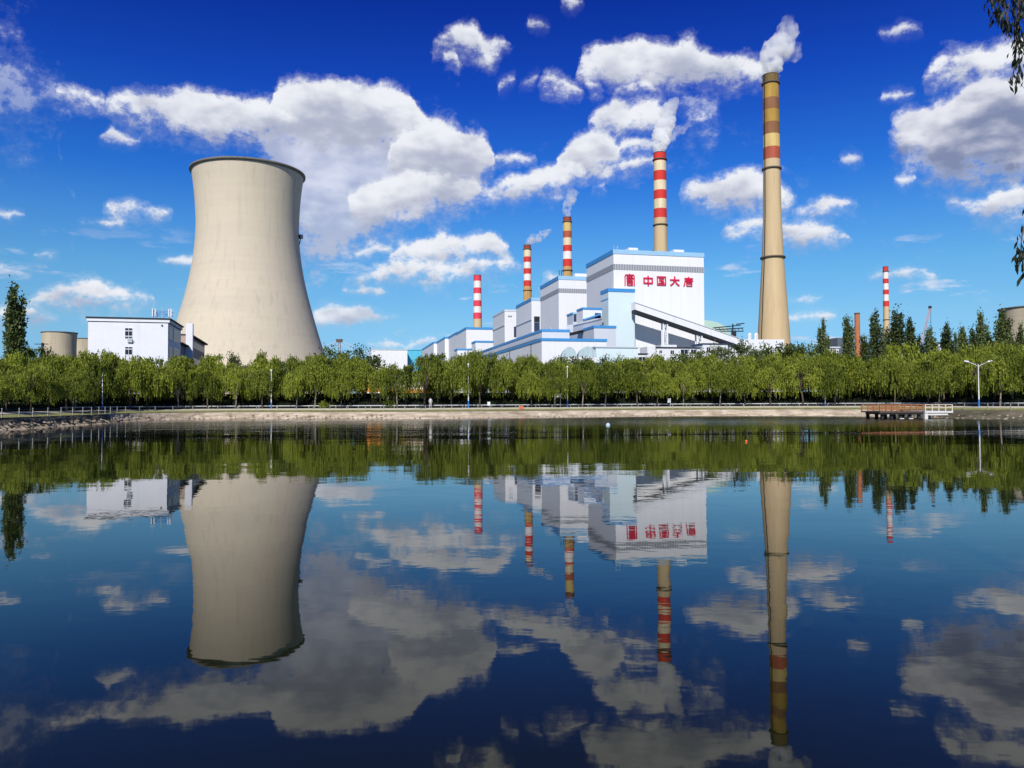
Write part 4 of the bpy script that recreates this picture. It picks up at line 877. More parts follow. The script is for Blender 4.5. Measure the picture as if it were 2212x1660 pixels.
def make_poplar(seed, H=16.0, Rw=1.7, spires=3, m=None, name='poplar_tree', dens=1.5):
    rng = random.Random(seed); t_ = thing(name, 'tall poplar', 'tree', (0, 0, -50)); mb = MB()
    mb.tube([(0, 0, -0.1), (0.1, 0, H*0.5), (0, 0, H*0.93)], [0.22, 0.13, 0.03])
    vs, fs = [], []; sp = [(Vector((0, 0, 0)), 1.0, 0.5)]
    for k in range(spires): a = 6.283*k/spires + rng.uniform(-.5, .5); sp.append((Vector((math.cos(a), math.sin(a), 0))*Rw*rng.uniform(.30, .62), rng.uniform(0.78, 1.0), rng.uniform(.34, .48)))
    for c, hh, ww in sp:
        if c.length: mb.tube([(0, 0, H*0.12), tuple(c*0.8 + Vector((0, 0, H*hh*0.45))), tuple(c + Vector((0, 0, H*hh*0.9)))], [0.1, 0.07, 0.02], 5)
        n = int(26*hh*dens)
        for k in range(n):
            u = (k + rng.random())/n; z = H*hh*(0.12 + 0.87*u); rr = Rw*ww*(0.22 + 0.78*math.sin(math.pi*min(1, u*0.86 + 0.12))**0.5)*(0.95-u*0.18)*rng.uniform(.7, 1.25)
            for j in range(2):
                a = rng.uniform(0, 6.283); cc = c + Vector((math.cos(a), math.sin(a), 0))*rr*rng.uniform(.3, .95) + Vector((0, 0, z)); s_ = rng.uniform(.28, .60)
                for q in range(22): leafq(vs, fs, cc + Vector((rng.gauss(0, s_*.5), rng.gauss(0, s_*.5), rng.gauss(0, s_*1.25))), rng.uniform(.10, .19), rng.uniform(.13, .26), rng, 0.15)
    obj('trunk', mb, barkm, t_); o = bpy.data.objects.new('crown', leafmesh('crown', vs, fs, m or leafP)); col.objects.link(o); o.parent = t_; return t_
def make_round(seed, H=9.0, Rw=3.6, m=None, name='broadleaf_tree', base=0.28, n=34):
    rng = random.Random(seed); t_ = thing(name, 'dark round tree', 'tree', (0, 0, -50)); mb = MB(); mb.tube([(0, 0, -0.1), (0.1, 0, H*base), (0, 0, H*0.8)], [0.2, 0.15, 0.04]); vs, fs = [], []
    for k in range(n):
        d = Vector((rng.gauss(0, 1), rng.gauss(0, 1), rng.gauss(0, 1))).normalized()*rng.uniform(.45, .85); c = Vector((d.x*Rw, d.y*Rw, H*(base + (1-base)*0.5) + d.z*H*(1-base)*0.46)); s_ = rng.uniform(.5, .95)
        mb.tube([(0.05, 0, H*base*1.2), tuple(c*0.5 + Vector((0, 0, H*base*0.6))), tuple(c)], [0.08, 0.05, 0.015], 4)
        for q in range(85): leafq(vs, fs, c + Vector((rng.gauss(0, s_*.55), rng.gauss(0, s_*.55), rng.gauss(0, s_*.45))), rng.uniform(.07, .14), rng.uniform(.10, .20), rng, 0.1)
    obj('trunk', mb, barkm, t_); o = bpy.data.objects.new('crown', leafmesh('crown', vs, fs, m or leafD)); col.objects.link(o); o.parent = t_; return t_

wil = [make_willow(100+k, H=7.2 + 0.4*(k % 4), Rw=2.45 + 0.24*(k % 5), label='lakeside willow with drooping light green crown') for k in range(7)]
used = set()
rng = random.Random(42)
def plant(protos, pts, label, group, zf, sc=(0.9, 1.1)):
    for (x, y, s_) in pts:
        k = rng.randrange(len(protos)); z = zf(x, y); s_ *= rng.uniform(*sc); s_ *= 0.9 + 0.16*min(1, max(0, (math.hypot(x*0.3, y)-95)/35)); S = (s_*rng.uniform(.92, 1.08), s_*rng.uniform(.92, 1.08), s_*rng.uniform(.94, 1.07)); rz = rng.uniform(0, 6.28)
        if k not in used and protos is wil:
            used.add(k); r_ = protos[k]; r_.location = (x, y, z); r_.rotation_euler = (0, 0, rz); r_.scale = S; r_['label'] = label; r_['group'] = group
        else: dup(protos[k], (x, y, z), rz, S, label, group)
def row(d, step, jit=0.5, ymin=62, skip=None):
    pts = [Vector(p) for p in off(shore, d)]; out = []; acc = rng.uniform(0, step)
    for a, b_ in zip(pts, pts[1:]):
        acc += (b_-a).length
        if acc >= step:
            acc = 0; x, y = b_.x + rng.uniform(-jit, jit), b_.y + rng.uniform(-jit, jit)
            if y < ymin or abs(x) > 0.70*y + 2 or (skip and skip(x, y)): continue
            s_ = 1.0
            if x < 0 and y < 112: s_ = max(0.74, min(1, y/112))
            if min((Vector(p) - Vector((x, y))).length for p in shore) < d*0.86: continue
            out.append((x, y, s_))
    return out
gap = lambda x, y: -0.195 < x/y < -0.095
gap2 = lambda x, y: gap(x, y) and rng.random() < 0.75
plant(wil, row(5.6, 4.2, 0.9), 'front row willow with its trunk at the edge of the lakeside path', 'front row willows along the lake path', lambda x, y: 1.58, (0.72, 1.04))
plant(wil, row(10.2, 4.5, 1.1, skip=lambda x, y: gap(x, y) and rng.random() < 0.5), 'willow in the second row, just behind the lakeside path', 'second row willows behind the path', lambda x, y: 1.62, (0.82, 1.12))
plant(wil, row(14.0, 4.6, 0.9, skip=gap2), 'third row willow, mostly hidden by the willows before it', 'third row willows', lambda x, y: GZ, (0.98, 1.18))
plant(wil, row(18.5, 5.0, 1.2, skip=gap2), 'back row willow whose top shows over the nearer willows', 'back row willows', lambda x, y: GZ, (1.06, 1.26))
# dark clipped hedge under the trees
def hedge(label, d0, d1, h, Ymin=62, skip=None):
    r_ = random.Random(7); pts = [p for p in off(shore, d0)]; vs, fs = [], []; core = MB()
    for a, b_ in zip(pts, pts[1:]):
        if a[1] < Ymin or abs(a[0]) > 0.72*a[1]: continue
        t_ = Vector((b_[0]-a[0], b_[1]-a[1])).normalized(); nn = Vector((-t_.y, t_.x)); L_ = Vector((b_[0]-a[0], b_[1]-a[1])).length
        q0 = Vector(a); q1 = Vector(b_)
        core.prism([tuple(q0), tuple(q1), tuple(q1 + nn*(d1-d0)), tuple(q0 + nn*(d1-d0))], GZ-0.3, GZ + h*0.78)
        for k in range(int(34*L_)):
            f = r_.random(); w = r_.random()
            if r_.random() < 0.55: p = q0 + (q1-q0)*f; c = Vector((p.x - nn.x*0.05, p.y - nn.y*0.05, GZ + h*r_.random()))
            else: p = q0 + (q1-q0)*f + nn*(d1-d0)*w; c = Vector((p.x, p.y, GZ + h*(0.82 + 0.2*r_.random() + 0.12*math.sin(p.x*0.9))))
            leafq(vs, fs, c, r_.uniform(.05, .12), r_.uniform(.08, .16), r_, 0.1)
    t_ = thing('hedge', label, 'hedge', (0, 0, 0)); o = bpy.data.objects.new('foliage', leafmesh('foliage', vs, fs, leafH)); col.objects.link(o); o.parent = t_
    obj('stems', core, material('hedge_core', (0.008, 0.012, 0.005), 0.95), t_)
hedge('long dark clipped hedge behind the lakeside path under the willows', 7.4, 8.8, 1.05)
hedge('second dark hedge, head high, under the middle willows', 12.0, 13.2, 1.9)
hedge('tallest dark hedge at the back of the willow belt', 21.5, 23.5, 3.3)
# poplars and other trees behind the willows
pops = [make_poplar(300+k, 16, 1.55+0.12*k, (4, 3, 5, 3, 4)[k]) for k in range(5)]
rng = random.Random(9)
def place_tall(proto, px, ytop, Y, label, group=None, H0=16, wide=1.0, cat=None, first=False):
    if H0 == 16: wide *= 1.08
    c = P(px, ytop, Y); s_ = (c.z - GZ)/H0; S = (s_*wide, s_*wide, s_)
    rz = rng.uniform(0, 6.28)
    if first: proto.location = (c.x, Y, GZ); proto.scale = S; proto['label'] = label; r_ = proto; proto.rotation_euler = (0, 0, rz)
    else: r_ = dup(proto, (c.x, Y, GZ), rz, S, label)
    if group: r_['group'] = group
    elif 'group' in r_: del r_['group']
    return r_
PL = [(30, 618, 112, 'lone tall poplar at the left edge, far taller than the willows below it', 0.92), 
 (1778, 692, 165, 'narrow poplar standing first to the right of the tall chimney', .75), (1831, 688, 165, 'forked poplar just left of the orange brick chimney', .8), (1893, 676, 170, 'tall slim poplar just left of the distant striped chimney', .75),
 (1932, 673, 172, 'dense poplar just right of the distant striped chimney', .95), (1964, 690, 172, 'pointed poplar left of the crane jib', .95), (1913, 735, 168, 'short poplar in front of the foot of the distant striped chimney', .8), (1868, 728, 160, 'short bushy poplar just right of the brick chimney', .9), 
 (1985, 728, 170, 'short poplar below the crane jib', .8), (2010, 710, 168, 'poplar below the crane hook', .85), (2045, 701, 172, 'poplar second to the right of the crane', .95), (2063, 722, 165, 'lower poplar leaning between two taller ones', .8), (2078, 709, 172, 'poplar left of the tree with silvery tip', .8),
 (2098, 712, 165, 'silvery leaved poplar before the tall pale-tipped one', .8), (2118, 678, 172, 'tall pale-tipped poplar left of the weathered cooling tower', .8), (2165, 674, 170, 'poplar against the left side of the weathered cooling tower', 1.0), (2205, 702, 168, 'poplar at the right edge before the weathered cooling tower', .8), (2140, 728, 160, 'short poplar at the foot of the weathered cooling tower', 1.0), (2186, 735, 160, 'short dark poplar beneath the rim of the weathered cooling tower', .9)]
for k, (px, yt, Y, lab, w) in enumerate(PL): place_tall(pops[k % 5], px, yt, Y, lab, None, 16, w, first=k < 5)
rnds = [make_round(500, 9, 3.6), make_round(501, 8, 2.6, leafD), make_round(502, 9, 2.8, leafP, n=26)]
RD = [(722, 742, 230, 'dark round tree right of the giant cooling tower, the left one of two', 0, 9, 1.25), (772, 741, 232, 'dark round tree left of the plain white hall, the right one of two', 0, 9, 1.25),
 (1228, 762, 215, 'small dark tree in front of the arched sheds', 1, 8, 1.0), (1262, 765, 210, 'low dark tree between the arched sheds and the cyan workshop', 1, 8, 1.0), (1300, 767, 200, 'sparse small tree in front of the cyan workshop', 2, 9, .8), (1340, 766, 205, 'second sparse tree in front of the cyan workshop', 2, 9, .8),
 (1466, 758, 190, 'dark tree under the trestle base', 1, 8, 1.0), (1495, 752, 195, 'dark tree left of the second trestle', 1, 8, .9), (1528, 748, 200, 'dark tree at the second trestle foot', 1, 8, .9), (1556, 742, 205, 'upright dark tree before the low end of the conveyor', 2, 9, .8),
 (1605, 733, 190, 'loose grey-green tree before the white flue house, the leftmost', 2, 9, .9), (1638, 748, 185, 'lowest loose tree before the white flue house', 2, 9, .8), (1662, 740, 190, 'loose grey-green tree at the middle of the white flue house', 2, 9, .8),
 (1695, 733, 180, 'dark tree overlapping the right foot of the tall chimney', 1, 8, .9), (1718, 738, 178, 'dark tree right of the tall chimney foot', 1, 8, .9), (1745, 733, 178, 'dense dark tree left of the first narrow poplar', 1, 8, .8), (1800, 752, 170, 'low dark tree between the first poplar and the forked poplar', 1, 8, 1.0),
 (120, 772, 150, 'small leafy tree in front of the small grey-brown cooling tower', 1, 8, .9), (230, 768, 128, 'small bushy tree in front of the white office wall', 1, 8, .8), (510, 760, 150, 'pointed small tree before the giant cooling tower', 2, 9, .7), (60, 768, 125, 'leafy tree at the foot of the lone poplar', 1, 8, 1.0)]
seen = set()
for px, yt, Y, lab, k, H0, w in RD:
    place_tall(rnds[k], px, yt, Y, lab, None, H0*0.97, w, first=k not in seen); seen.add(k)
# small clipped green shrubs in the verge
sb = make_round(600, 1.3, 0.55, leafW, 'shrub', 0.1, 7); sb['category'] = 'shrub'
sh_first = True
for px, Y, lab in ((476, 131, 'bright green shrub under the willows left of the first thin trunks'), (700, 126.5, 'young green sapling beside the railing'), (842, 124.5, 'emerald shrub before the dark hedge near the low orange building'), (2105, 127, 'yellow-green shrub by the double-armed street lamp')):
    c = P(px, 880, Y)
    if sh_first: sb.location = (c.x, Y, 1.5); sb['label'] = lab; sh_first = False
    else: dup(sb, (c.x, Y, 1.5), 0, rng.uniform(.8, 1.3), lab)

# near willow whose hanging twigs enter the photo at the upper right
leafN = leaf_material('near_willow_leaves', (0.006, 0.010, 0.003), (0.022, 0.032, 0.010), 0.15, 2.0)
nw_ = thing('near_willow_tree', 'willow close to the camera whose dark twigs hang into the upper right corner', 'tree', (6.6, 7.3, 0.8))
mb = MB(); mb.tube([(0, 0, -0.2), (-0.1, 0, 1.5), (-0.3, -0.1, 3.2), (-0.2, -0.2, 5.4)], [0.28, 0.22, 0.17, 0.08], 10)
limb = [(-0.3, -0.1, 3.2), (-1.0, -0.8, 4.9), (-2.0, -1.6, 5.9), (-3.3, -2.2, 6.0)]; mb.tube(limb, [0.12, 0.09, 0.06, 0.03], 8)
mb.tube([(-0.3, -0.1, 3.4), (-1.2, -0.6, 4.2), (-2.0, -1.4, 4.35)], [0.08, 0.05, 0.02], 7)
obj('trunk', mb, barkm, nw_)
rn = random.Random(77); vs, fs = [], []; tw = MB()
def twig(px, y0, y1, Y, n, spread=0.05, z_top=None):
    a = P(px, y0, Y) - Vector(nw_.location); b_ = P(px, y1, Y) - Vector(nw_.location); top = Vector((a.x + rn.uniform(-.05, .05), a.y, a.z + 0.4)) if y0 < 200 else Vector((a.x + 0.5, a.y, a.z + 1.6)); pts = [top]; k_ = 6
    for i in range(1, k_+1): f = i/k_; pts.append(a*(1-f) + b_*f + Vector((math.sin(f*3+px)*0.025, 0, 0)))
    tw.tube([tuple(p) for p in pts], [0.0035]*len(pts), 4)
    for i in range(n):
        f = rn.random()**0.8; c = a*(1-f) + b_*f + Vector((math.sin(f*3+px)*0.025 + rn.gauss(0, spread*.4), rn.gauss(0, spread*.4), 0))
        an = rn.uniform(0, 6.28); d = Vector((math.cos(an)*.45, math.sin(an)*.45, -1)).normalized(); u = d.cross(Vector((rn.uniform(-1, 1), 1, 0))).normalized(); L_ = rn.uniform(.035, .075); w = L_*0.13; m_ = len(vs)
        vs.extend([c, c + d*L_*.5 + u*w, c + d*L_, c + d*L_*.5 - u*w]); fs.append((m_, m_+1, m_+2, m_+3))
TWZ = 5.0
for (px, y0, y1, Y, n) in ((2152, -60, 40, 4.6, 26), (2163, -60, 50, 4.7, 30), (2182, -80, 78, 4.8, 44), (2192, -80, 92, 4.9, 50), (2172, -70, 70, 4.6, 34), (2200, -80, 100, 4.7, 40), (2146, -60, 22, 4.8, 18), (2210, -80, 60, 4.6, 44), (2187, 40, 185, 4.8, 30), (2193, 70, 192, 4.75, 26), (2204, 60, 120, 4.7, 9), (2215, 480, 598, 4.4, 34), (2207, 528, 572, 4.4, 16), (2224, -50, 480, 4.5, 20)):
    twig(px, y0, y1, Y, n)
for i in range(len(tw.v)): pass
o = bpy.data.objects.new('leaves', leafmesh('leaves', vs, fs, leafN)); col.objects.link(o); o.parent = nw_
obj('twigs', tw, barkm, nw_)

# ------------------------------------------------------------------ things along the shore
def on_shore(px, d, ynear=70):
    """the point of the line at offset d from the shore that the photo shows at column px"""
    u = slope(px, 884)[0]; best = None
    for p in off(shore, d):
        if p[1] > ynear:
            e = abs(p[0]/p[1] - u)
            if best is None or e < best[0]: best = (e, p)
    return best[1]
# railing on the bank coping: one fence, its posts are parts
fn = thing('railing', 'long railing of pale concrete posts and thin rails along the top of the bank', 'railing', (0, 0, 1.17)); postm = material('pale_post', (0.34, 0.33, 0.30), 0.85, 0.2, 3.0)
pm_ = MB().box(-0.04, 0.04, -0.04, 0.04, 0, 0.86).box(-0.055, 0.055, -0.055, 0.055, 0.86, 0.92).mesh('post', postm)
pts = [Vector(p) for p in off(shore, 0.98)]; acc = 0; fp = []
for a_, b_ in zip(pts, pts[1:]):
    acc += (b_-a_).length
    if b_.y > 66 and abs(b_.x) < 0.69*b_.y and acc > 2.7: acc = 0; fp.append(b_)
fp = [p for p in fp if not (0.475 < p.x/p.y < 0.57)][:99]
for p in fp: o = bpy.data.objects.new('post', pm_); col.objects.link(o); o.parent = fn; o.location = (p.x, p.y, 0)
railm = material('rail_grey', (0.12, 0.12, 0.12), 0.6)
for z in (0.35, 0.78):
    mb = MB()
    for p, q in zip(fp, fp[1:]):
        mb.bar((p.x, p.y, z), (q.x, q.y, z), 0.024, n=3)
    obj('rail', mb, railm, fn)
# low white kerb rail behind the path
wr = thing('low_rail', 'low white rail running behind the path at the foot of the dark hedge', 'railing', (0, 0, 1.66)); mb = MB(); pts = [Vector(p) for p in off(shore, 6.3)][::3]; mp_ = MB()
for p, q in zip(pts, pts[1:]):
    if p.y > 100 and abs(p.x) < 0.69*p.y: mb.bar((p.x, p.y, 0.40), (q.x, q.y, 0.40), 0.08, 0.09); mp_.box(p.x-.05, p.x+.05, p.y-.05, p.y+.05, 0, 0.34)
obj('rail', mb, wsteel, wr); mp_o = obj('posts', mp_, postm, wr); tag(mp_o, kind='stuff')
# street lamps
def lamp(px, ytop, label, arms=0, d=5.0, blue=True):
    p = on_shore(px, d); zb = 1.58; X, Y = slope(px, 884)[0]*p[1], p[1]; h = P(px, ytop, Y).z - zb
    t_ = thing('street_lamp', label, 'street lamp', (X, Y, zb), 0, 'street lamps along the path')
    hb = h*0.17 if blue else 0.3
    obj('base', MB().lathe([(0.13, 0), (0.115, 0.05), (0.095, hb)], 12), bsteel, t_); obj('pole', MB().lathe([(0.085, hb), (0.05, h)], 12), wsteel, t_)
    if arms == 2:
        for s_ in (-1, 1):
            obj('arm', MB().tube([(0, 0, h-0.35), (s_*0.5, 0, h-0.05), (s_*1.2, 0, h+0.25)], [0.05, 0.045, 0.04]), wsteel, t_)
            obj('lamp_head', MB().tube([(s_*1.15, 0, h+0.24), (s_*1.4, 0, h+0.33), (s_*1.85, 0, h+0.42), (s_*1.95, 0, h+0.43)], [0.06, 0.13, 0.11, 0.03]), wsteel, t_)
    else:
        obj('lamp_head', MB().lathe([(0.05, h), (0.14, h+0.06), (0.17, h+0.22), (0.06, h+0.32), (0.01, h+0.36)], 12), wsteel, t_)
    return t_
lamp(221, 808, 'thin white street lamp with blue base near the left end of the bank')
lamp(586, 803, 'thin white street lamp with blue base in front of the giant cooling tower')
lamp(1012, 790, 'slim street lamp standing right of the low orange building')
lamp(1226, 795, 'slim white street lamp with blue base beside the small white board')
lamp(1783, 838, 'short white street lamp below the first narrow poplar')
lamp(2115, 787, 'tall double-armed white street lamp right of the jetty', 2, 3.4)
# signs, bin, boxes
def sign(px, y0, y1, w, label, d=5.5, col_=wsteel, two=False):
    p = on_shore(px, d); X, Y = slope(px, 884)[0]*p[1], p[1]; zt = P(px, y0, Y).z; zb = P(px, y1, Y).z; g = 1.55
    t_ = thing('sign_board', label, 'sign', (X, Y, g)); ww = w/F*Y/2
    obj('board', MB().box(-ww, ww, -0.03, 0.03, zb-g, zt-g), col_, t_)
    obj('post', MB().bar((ww*0.8 if not two else 0, 0.06, 0), (ww*0.8 if not two else 0, 0.06, zt-g-0.05), 0.07), steel, t_); return t_
sign(1206, 851, 858.5, 12, 'white board on a slim post, left of the lamp with blue base')
sign(1056, 868.5, 876.5, 6, 'small white notice board near the water in the middle of the bank')
sign(1445.5, 861, 870, 6.5, 'small white square notice board under the willows below the pale tower')
p = on_shore(1126, 2.4); X = slope(1126, 884)[0]*p[1]
rb = thing('litter_bin', 'orange red litter bin in the grass verge', 'bin', (X, p[1], 1.27)); orr = material('orange_red_paint', (0.62, 0.16, 0.07), 0.6, 0.1, 2.0)
obj('bin_body', MB().box(-0.32, 0.32, -0.22, 0.22, 0.06, 0.58), orr, rb); obj('lid', MB().prism([(-0.36, -0.26), (0.36, -0.26), (0.36, 0.26), (-0.36, 0.26)], 0.58, [0.62, 0.62, 0.70, 0.70]), orr, rb); obj('foot', MB().box(-0.25, 0.25, -0.15, 0.15, 0, 0.06), dark, rb)
# floats on the water
def floatball(px, y, r_, m, label):
    Y = -EYE/slope(px, y)[1]; c = P(px, y, Y); c.z = r_*0.35; tag(obj('float', MB().lathe([(0.01, -r_), (r_*0.7, -r_*.7), (r_, 0), (r_*0.7, r_*.7), (0.02, r_)], 14), m, None, c), label, 'float')
floatball(1313.5, 921, 0.24, material('pale_blue_plastic', (0.45, 0.58, 0.70), 0.4), 'round pale blue float on the water below the pale tower')
floatball(1612, 955, 0.09, material('orange_plastic', (0.65, 0.12, 0.04), 0.4), 'tiny orange float on the water left of the tall chimney reflection')
# jetty: brown deck with wooden rails, white concrete landing
JY = 103.5
def jx(px): return slope(px, 889)[0]*JY
j0, j1, j2 = jx(1900.5), jx(1996), jx(2056)
woodm = material('orange_brown_wood', (0.36, 0.15, 0.065), 0.8, 0.3, 3.0); deckm = material('deck_boards', (0.12, 0.085, 0.06), 0.85, 0.3, 4.0, seams=('X', 0.25, 0.03, 0.6)); crm = material('cream_rail', (0.66, 0.56, 0.42), 0.7, 0.15, 3.0); wconc = material('white_concrete', (0.66, 0.65, 0.63), 0.8, 0.1, 1.5, stain=0.3)
jt = thing('jetty', 'wooden jetty with orange brown rails and dark space beneath, on the right of the bank', 'jetty', (j0, JY, 0)); Lj = j1-j0
obj('deck', MB().box(0, Lj-0.02, 0, 5.6, 1.05, 1.24), deckm, jt); obj('beam', MB().box(0, Lj-0.02, 0.1, 0.35, 0.82, 1.049), dark, jt)
for k in range(5): obj('pile', MB().box(0.4+k*(Lj-1)/4, 0.75+k*(Lj-1)/4, 0.4, 0.75, -0.5, 0.82), dark, jt)
for k in (2, 3): obj('footing', MB().box(0.3+k*(Lj-1)/4, 0.85+k*(Lj-1)/4, 0.1, 0.395, -0.4, 0.32), wconc, jt)
for k in range(5): obj('pile', MB().box(0.4+k*(Lj-1)/4, 0.75+k*(Lj-1)/4, 4.6, 4.95, -0.5, 0.82).box(0.35+k*(Lj-1)/4, 0.8+k*(Lj-1)/4, 0.36, 5.0, 0.821, 1.04), dark, jt)
for k in range(8): obj('rail_post', MB().box(k*(Lj-0.12)/7, 0.12+k*(Lj-0.12)/7, 0.02, 0.14, 1.24, 2.12), woodm, jt)
for k in range(8): obj('rail_post', MB().box(k*(Lj-0.12)/7, 0.12+k*(Lj-0.12)/7, 5.4, 5.52, 1.24, 2.12), woodm, jt)
for y in (0.04, 5.42):
    for z in (1.5, 1.78, 2.05): obj('rail', MB().box(0.0, Lj-0.05, y, y+0.07, z, z+0.09), woodm, jt)
mb = MB()
for k in range(24): mb.box(1.0+k*0.16, 1.06+k*0.16, 5.35, 5.39, 1.3, 2.1)
mb.box(0.95, 4.9, 5.34, 5.385, 1.45, 1.55); obj('baluster_screen', mb, woodm, jt)
jt.location.z = -0.22
ld = thing('landing', 'white concrete landing with cream rails joined to the right end of the wooden jetty', 'jetty', (j1, JY-0.3, -0.22)); L2 = j2-j1
obj('slab', MB().box(0, L2, 0, 6.2, 1.02, 1.26), wconc, ld); obj('edge_beam', MB().box(0.3, L2-0.6, 0.15, 0.5, 0.70, 0.92).box(0.3, 0.6, 0.2, 6.0, 0.921, 1.019), wconc, ld)
obj('pile', MB().box(0.0, 0.42, 0.1, 0.55, -0.5, 1.019), wconc, ld); obj('pile', MB().box(L2-0.5, L2-0.1, 5.4, 5.9, -0.5, 1.019), wconc, ld)
for k in range(5): obj('rail_post', MB().box(k*(L2-0.12)/4, 0.12+k*(L2-0.12)/4, 0.03, 0.15, 1.26, 2.14), crm, ld)
for z in (1.68, 2.06): obj('rail', MB().box(-0.02, L2, 0.05, 0.13, z, z+0.09), crm, ld)
for z in (1.68, 2.06): obj('rail', MB().box(-0.02, L2, 6.0, 6.08, z, z+0.09), woodm, ld)
# person on the path
pe_loc = on_shore(930, 5.2); pX = slope(930, 884)[0]*pe_loc[1]
tm = bpy.data.meshes.new('person'); vv = [(0,0,.95),(0,0,1.18),(0,.01,1.40),(0,0,1.50),(0,-.01,1.62),(.10,0,.90),(.12,-.06,.50),(.12,.02,.09),(.12,-.14,.05),(-.10,0,.90),(-.13,.08,.50),(-.14,.16,.10),(-.14,.04,.05),(.19,.0,1.40),(.25,.03,1.14),(.25,-.09,.92),(-.19,0,1.40),(-.25,-.03,1.14),(-.24,-.14,.93)]
ee = [(0,1),(1,2),(2,3),(3,4),(0,5),(5,6),(6,7),(7,8),(0,9),(9,10),(10,11),(11,12),(2,13),(13,14),(14,15),(2,16),(16,17),(17,18)]
rr = [.145,.135,.15,.06,.10,.095,.065,.045,.04,.095,.065,.045,.04,.06,.045,.035,.06,.045,.035]
tm.from_pydata(vv, ee, []); pe = bpy.data.objects.new('person', tm); col.objects.link(pe); pe.location = (pX, pe_loc[1], 1.58)
sk = pe.modifiers.new('skin', 'SKIN'); 
for i, r0 in enumerate(rr): tm.skin_vertices[0].data[i].radius = (r0, r0*0.85) if tm.skin_vertices else (r0, r0)
tm.skin_vertices[0].data[0].use_root = True
pe.modifiers.new('sub', 'SUBSURF').render_levels = 2
clm = material('pale_grey_clothes', (0.50, 0.49, 0.48), 0.9); tm.materials.append(clm); tag(pe, 'person in pale grey clothes walking on the path by the low orange building', 'person')
obj('hair', MB().lathe([(0.02, 1.56), (0.098, 1.62), (0.10, 1.70), (0.06, 1.76), (0.01, 1.775)], 14), dark, pe)

# ------------------------------------------------------------------ smoke from the chimneys
def smoke_mat(name, dens, scale, lo, hi, zmax=40, stretch=(1, 1, 1)):
    m = bpy.data.materials.new(name); m.use_nodes = True; t = m.node_tree; t.nodes.clear()
    out = t.nodes.new('ShaderNodeOutputMaterial'); v = t.nodes.new('ShaderNodeVolumePrincipled'); v.inputs['Color'].default_value = (1.0, 1.0, 1.0, 1); v.inputs['Anisotropy'].default_value = 0.0
    tcn = t.nodes.new('ShaderNodeTexCoord'); mp = t.nodes.new('ShaderNodeMapping'); mp.inputs['Scale'].default_value = stretch; t.links.new(tcn.outputs['Object'], mp.inputs[0])
    n = t.nodes.new('ShaderNodeTexNoise'); n.inputs['Scale'].default_value = scale; n.inputs['Detail'].default_value = 4; n.inputs['Roughness'].default_value = 0.6; t.links.new(mp.outputs[0], n.inputs['Vector'])
    r_ = t.nodes.new('ShaderNodeMapRange'); t.links.new(n.outputs['Fac'], r_.inputs[0]); r_.inputs['From Min'].default_value = lo; r_.inputs['From Max'].default_value = hi; r_.inputs['To Max'].default_value = dens
    sz = t.nodes.new('ShaderNodeSeparateXYZ'); t.links.new(tcn.outputs['Object'], sz.inputs[0])
    fz = t.nodes.new('ShaderNodeMapRange'); t.links.new(sz.outputs[2], fz.inputs[0]); fz.inputs['From Min'].default_value = 4; fz.inputs['From Max'].default_value = zmax; fz.inputs['To Min'].default_value = 1.0; fz.inputs['To Max'].default_value = 0.06
    mz = t.nodes.new('ShaderNodeMath'); mz.operation = 'MULTIPLY'; t.links.new(r_.outputs[0], mz.inputs[0]); t.links.new(fz.outputs[0], mz.inputs[1])
    t.links.new(mz.outputs[0], v.inputs['Density']); t.links.new(v.outputs[0], out.inputs['Volume']); m.cycles.volume_step_rate = 1.0
    return m
def puff_mesh(puffs, sub=2):
    bm = bmesh.new()
    for (c, r0) in puffs:
        bmesh.ops.create_icosphere(bm, subdivisions=sub, radius=r0, matrix=Matrix.Translation(c))
    me = bpy.data.meshes.new('smoke_plume'); bm.to_mesh(me); bm.free(); return me
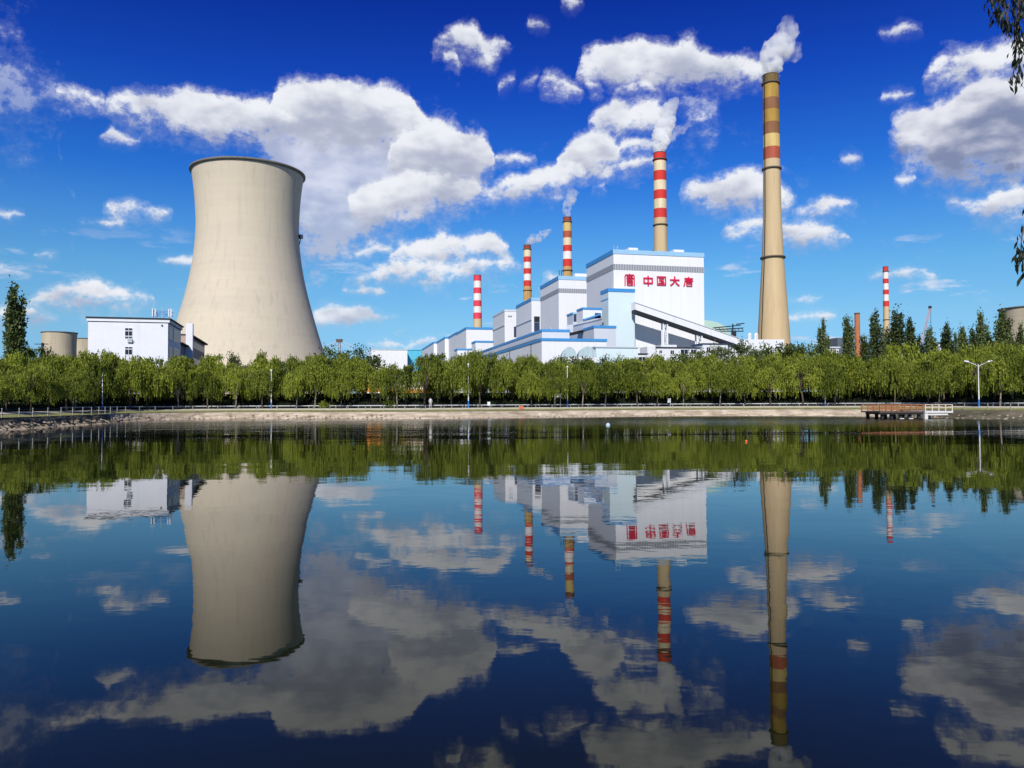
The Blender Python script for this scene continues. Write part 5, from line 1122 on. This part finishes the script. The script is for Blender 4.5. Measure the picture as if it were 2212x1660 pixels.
def plume(chim, label, path, m, voxel, seed, disp=1.0):
    """path: (x, y, radius) in the photo's frame at the chimney's distance"""
    t_, c_, top, rt = CH[chim]; Y = c_.y; rn = random.Random(seed); o0 = Vector((c_.x, Y, top)); puffs = []
    for (a, b_) in zip(path, path[1:]):
        n = max(2, int(math.hypot(b_[0]-a[0], b_[1]-a[1])/max(2.0, min(a[2], b_[2])*0.5)))
        for k in range(n):
            f = k/n; r0 = (a[2] + (b_[2]-a[2])*f)/F*Y; c = P(a[0] + (b_[0]-a[0])*f, a[1] + (b_[1]-a[1])*f, Y) - o0
            jit = 0 if (a is path[0] and k == 0) else 0.35
            c += Vector((rn.uniform(-1, 1), rn.uniform(-1, 1), rn.uniform(-1, 1)))*r0*jit
            puffs.append((c, r0*rn.uniform(0.8, 1.08)))
    me = puff_mesh(puffs); me.materials.append(m); o = bpy.data.objects.new('smoke_plume', me); col.objects.link(o); o.location = o0
    rm = o.modifiers.new('remesh', 'REMESH'); rm.mode = 'VOXEL'; rm.voxel_size = voxel
    tx = bpy.data.textures.new('puffs', 'CLOUDS'); tx.noise_scale = rt*0.9; tx.noise_depth = 3
    dm = o.modifiers.new('displace', 'DISPLACE'); dm.texture = tx; dm.strength = rt*disp; dm.mid_level = 0.5
    tag(o, label, None, None, 'stuff'); return o
plume('A', 'white smoke rising and curling from the tallest chimney', [(1667, 161, 13), (1668, 146, 19), (1670, 128, 25), (1677, 108, 29), (1688, 88, 27), (1700, 68, 24), (1706, 48, 17)], smoke_mat('smoke_tall', 0.45, 0.15, 0.37, 0.58, 38), 0.9, 4, 1.3)
plume('A', 'thin bluish wisps of smoke drifting right of the tallest chimney', [(1694, 122, 12), (1708, 116, 16), (1722, 125, 10), (1718, 100, 10), (1716, 78, 10)], smoke_mat('smoke_thin', 0.15, 0.2, 0.42, 0.66, 45), 0.9, 5, 1.6)
plume('B', 'thick white smoke column above the red and cream chimney', [(1427, 330, 11), (1427, 314, 15), (1430, 296, 20), (1437, 278, 18), (1441, 258, 16), (1444, 240, 17), (1453, 224, 11), (1460, 214, 8)], smoke_mat('smoke_thick', 0.5, 0.16, 0.30, 0.50, 52), 0.9, 6, 1.2)
plume('B', 'thinner smoke trailing right of the thick white column', [(1442, 300, 11), (1455, 288, 12), (1470, 282, 10), (1485, 268, 8), (1500, 262, 6)], smoke_mat('smoke_trail', 0.18, 0.18, 0.42, 0.64, 45), 0.9, 7, 1.4)
plume('C', 'smoke rising from the sooty-topped chimney', [(1226, 468, 7), (1226, 452, 8), (1228, 435, 10), (1236, 422, 12), (1244, 412, 8)], smoke_mat('smoke_mid', 0.26, 0.15, 0.38, 0.60), 1.0, 8, 1.1)
plume('D', 'small smoke plume drifting right from the slim striped chimney', [(1140, 528, 5), (1146, 520, 8), (1158, 514, 10), (1170, 510, 9), (1182, 502, 6), (1192, 496, 3)], smoke_mat('smoke_small', 0.26, 0.15, 0.38, 0.60), 1.1, 9, 1.0)
plume('F', 'faint smoke above the distant striped chimney', [(1914.5, 575, 4), (1914, 567, 5), (1916, 558, 4)], smoke_mat('smoke_faint', 0.02, 0.15, 0.35, 0.65), 1.1, 10, 0.8)
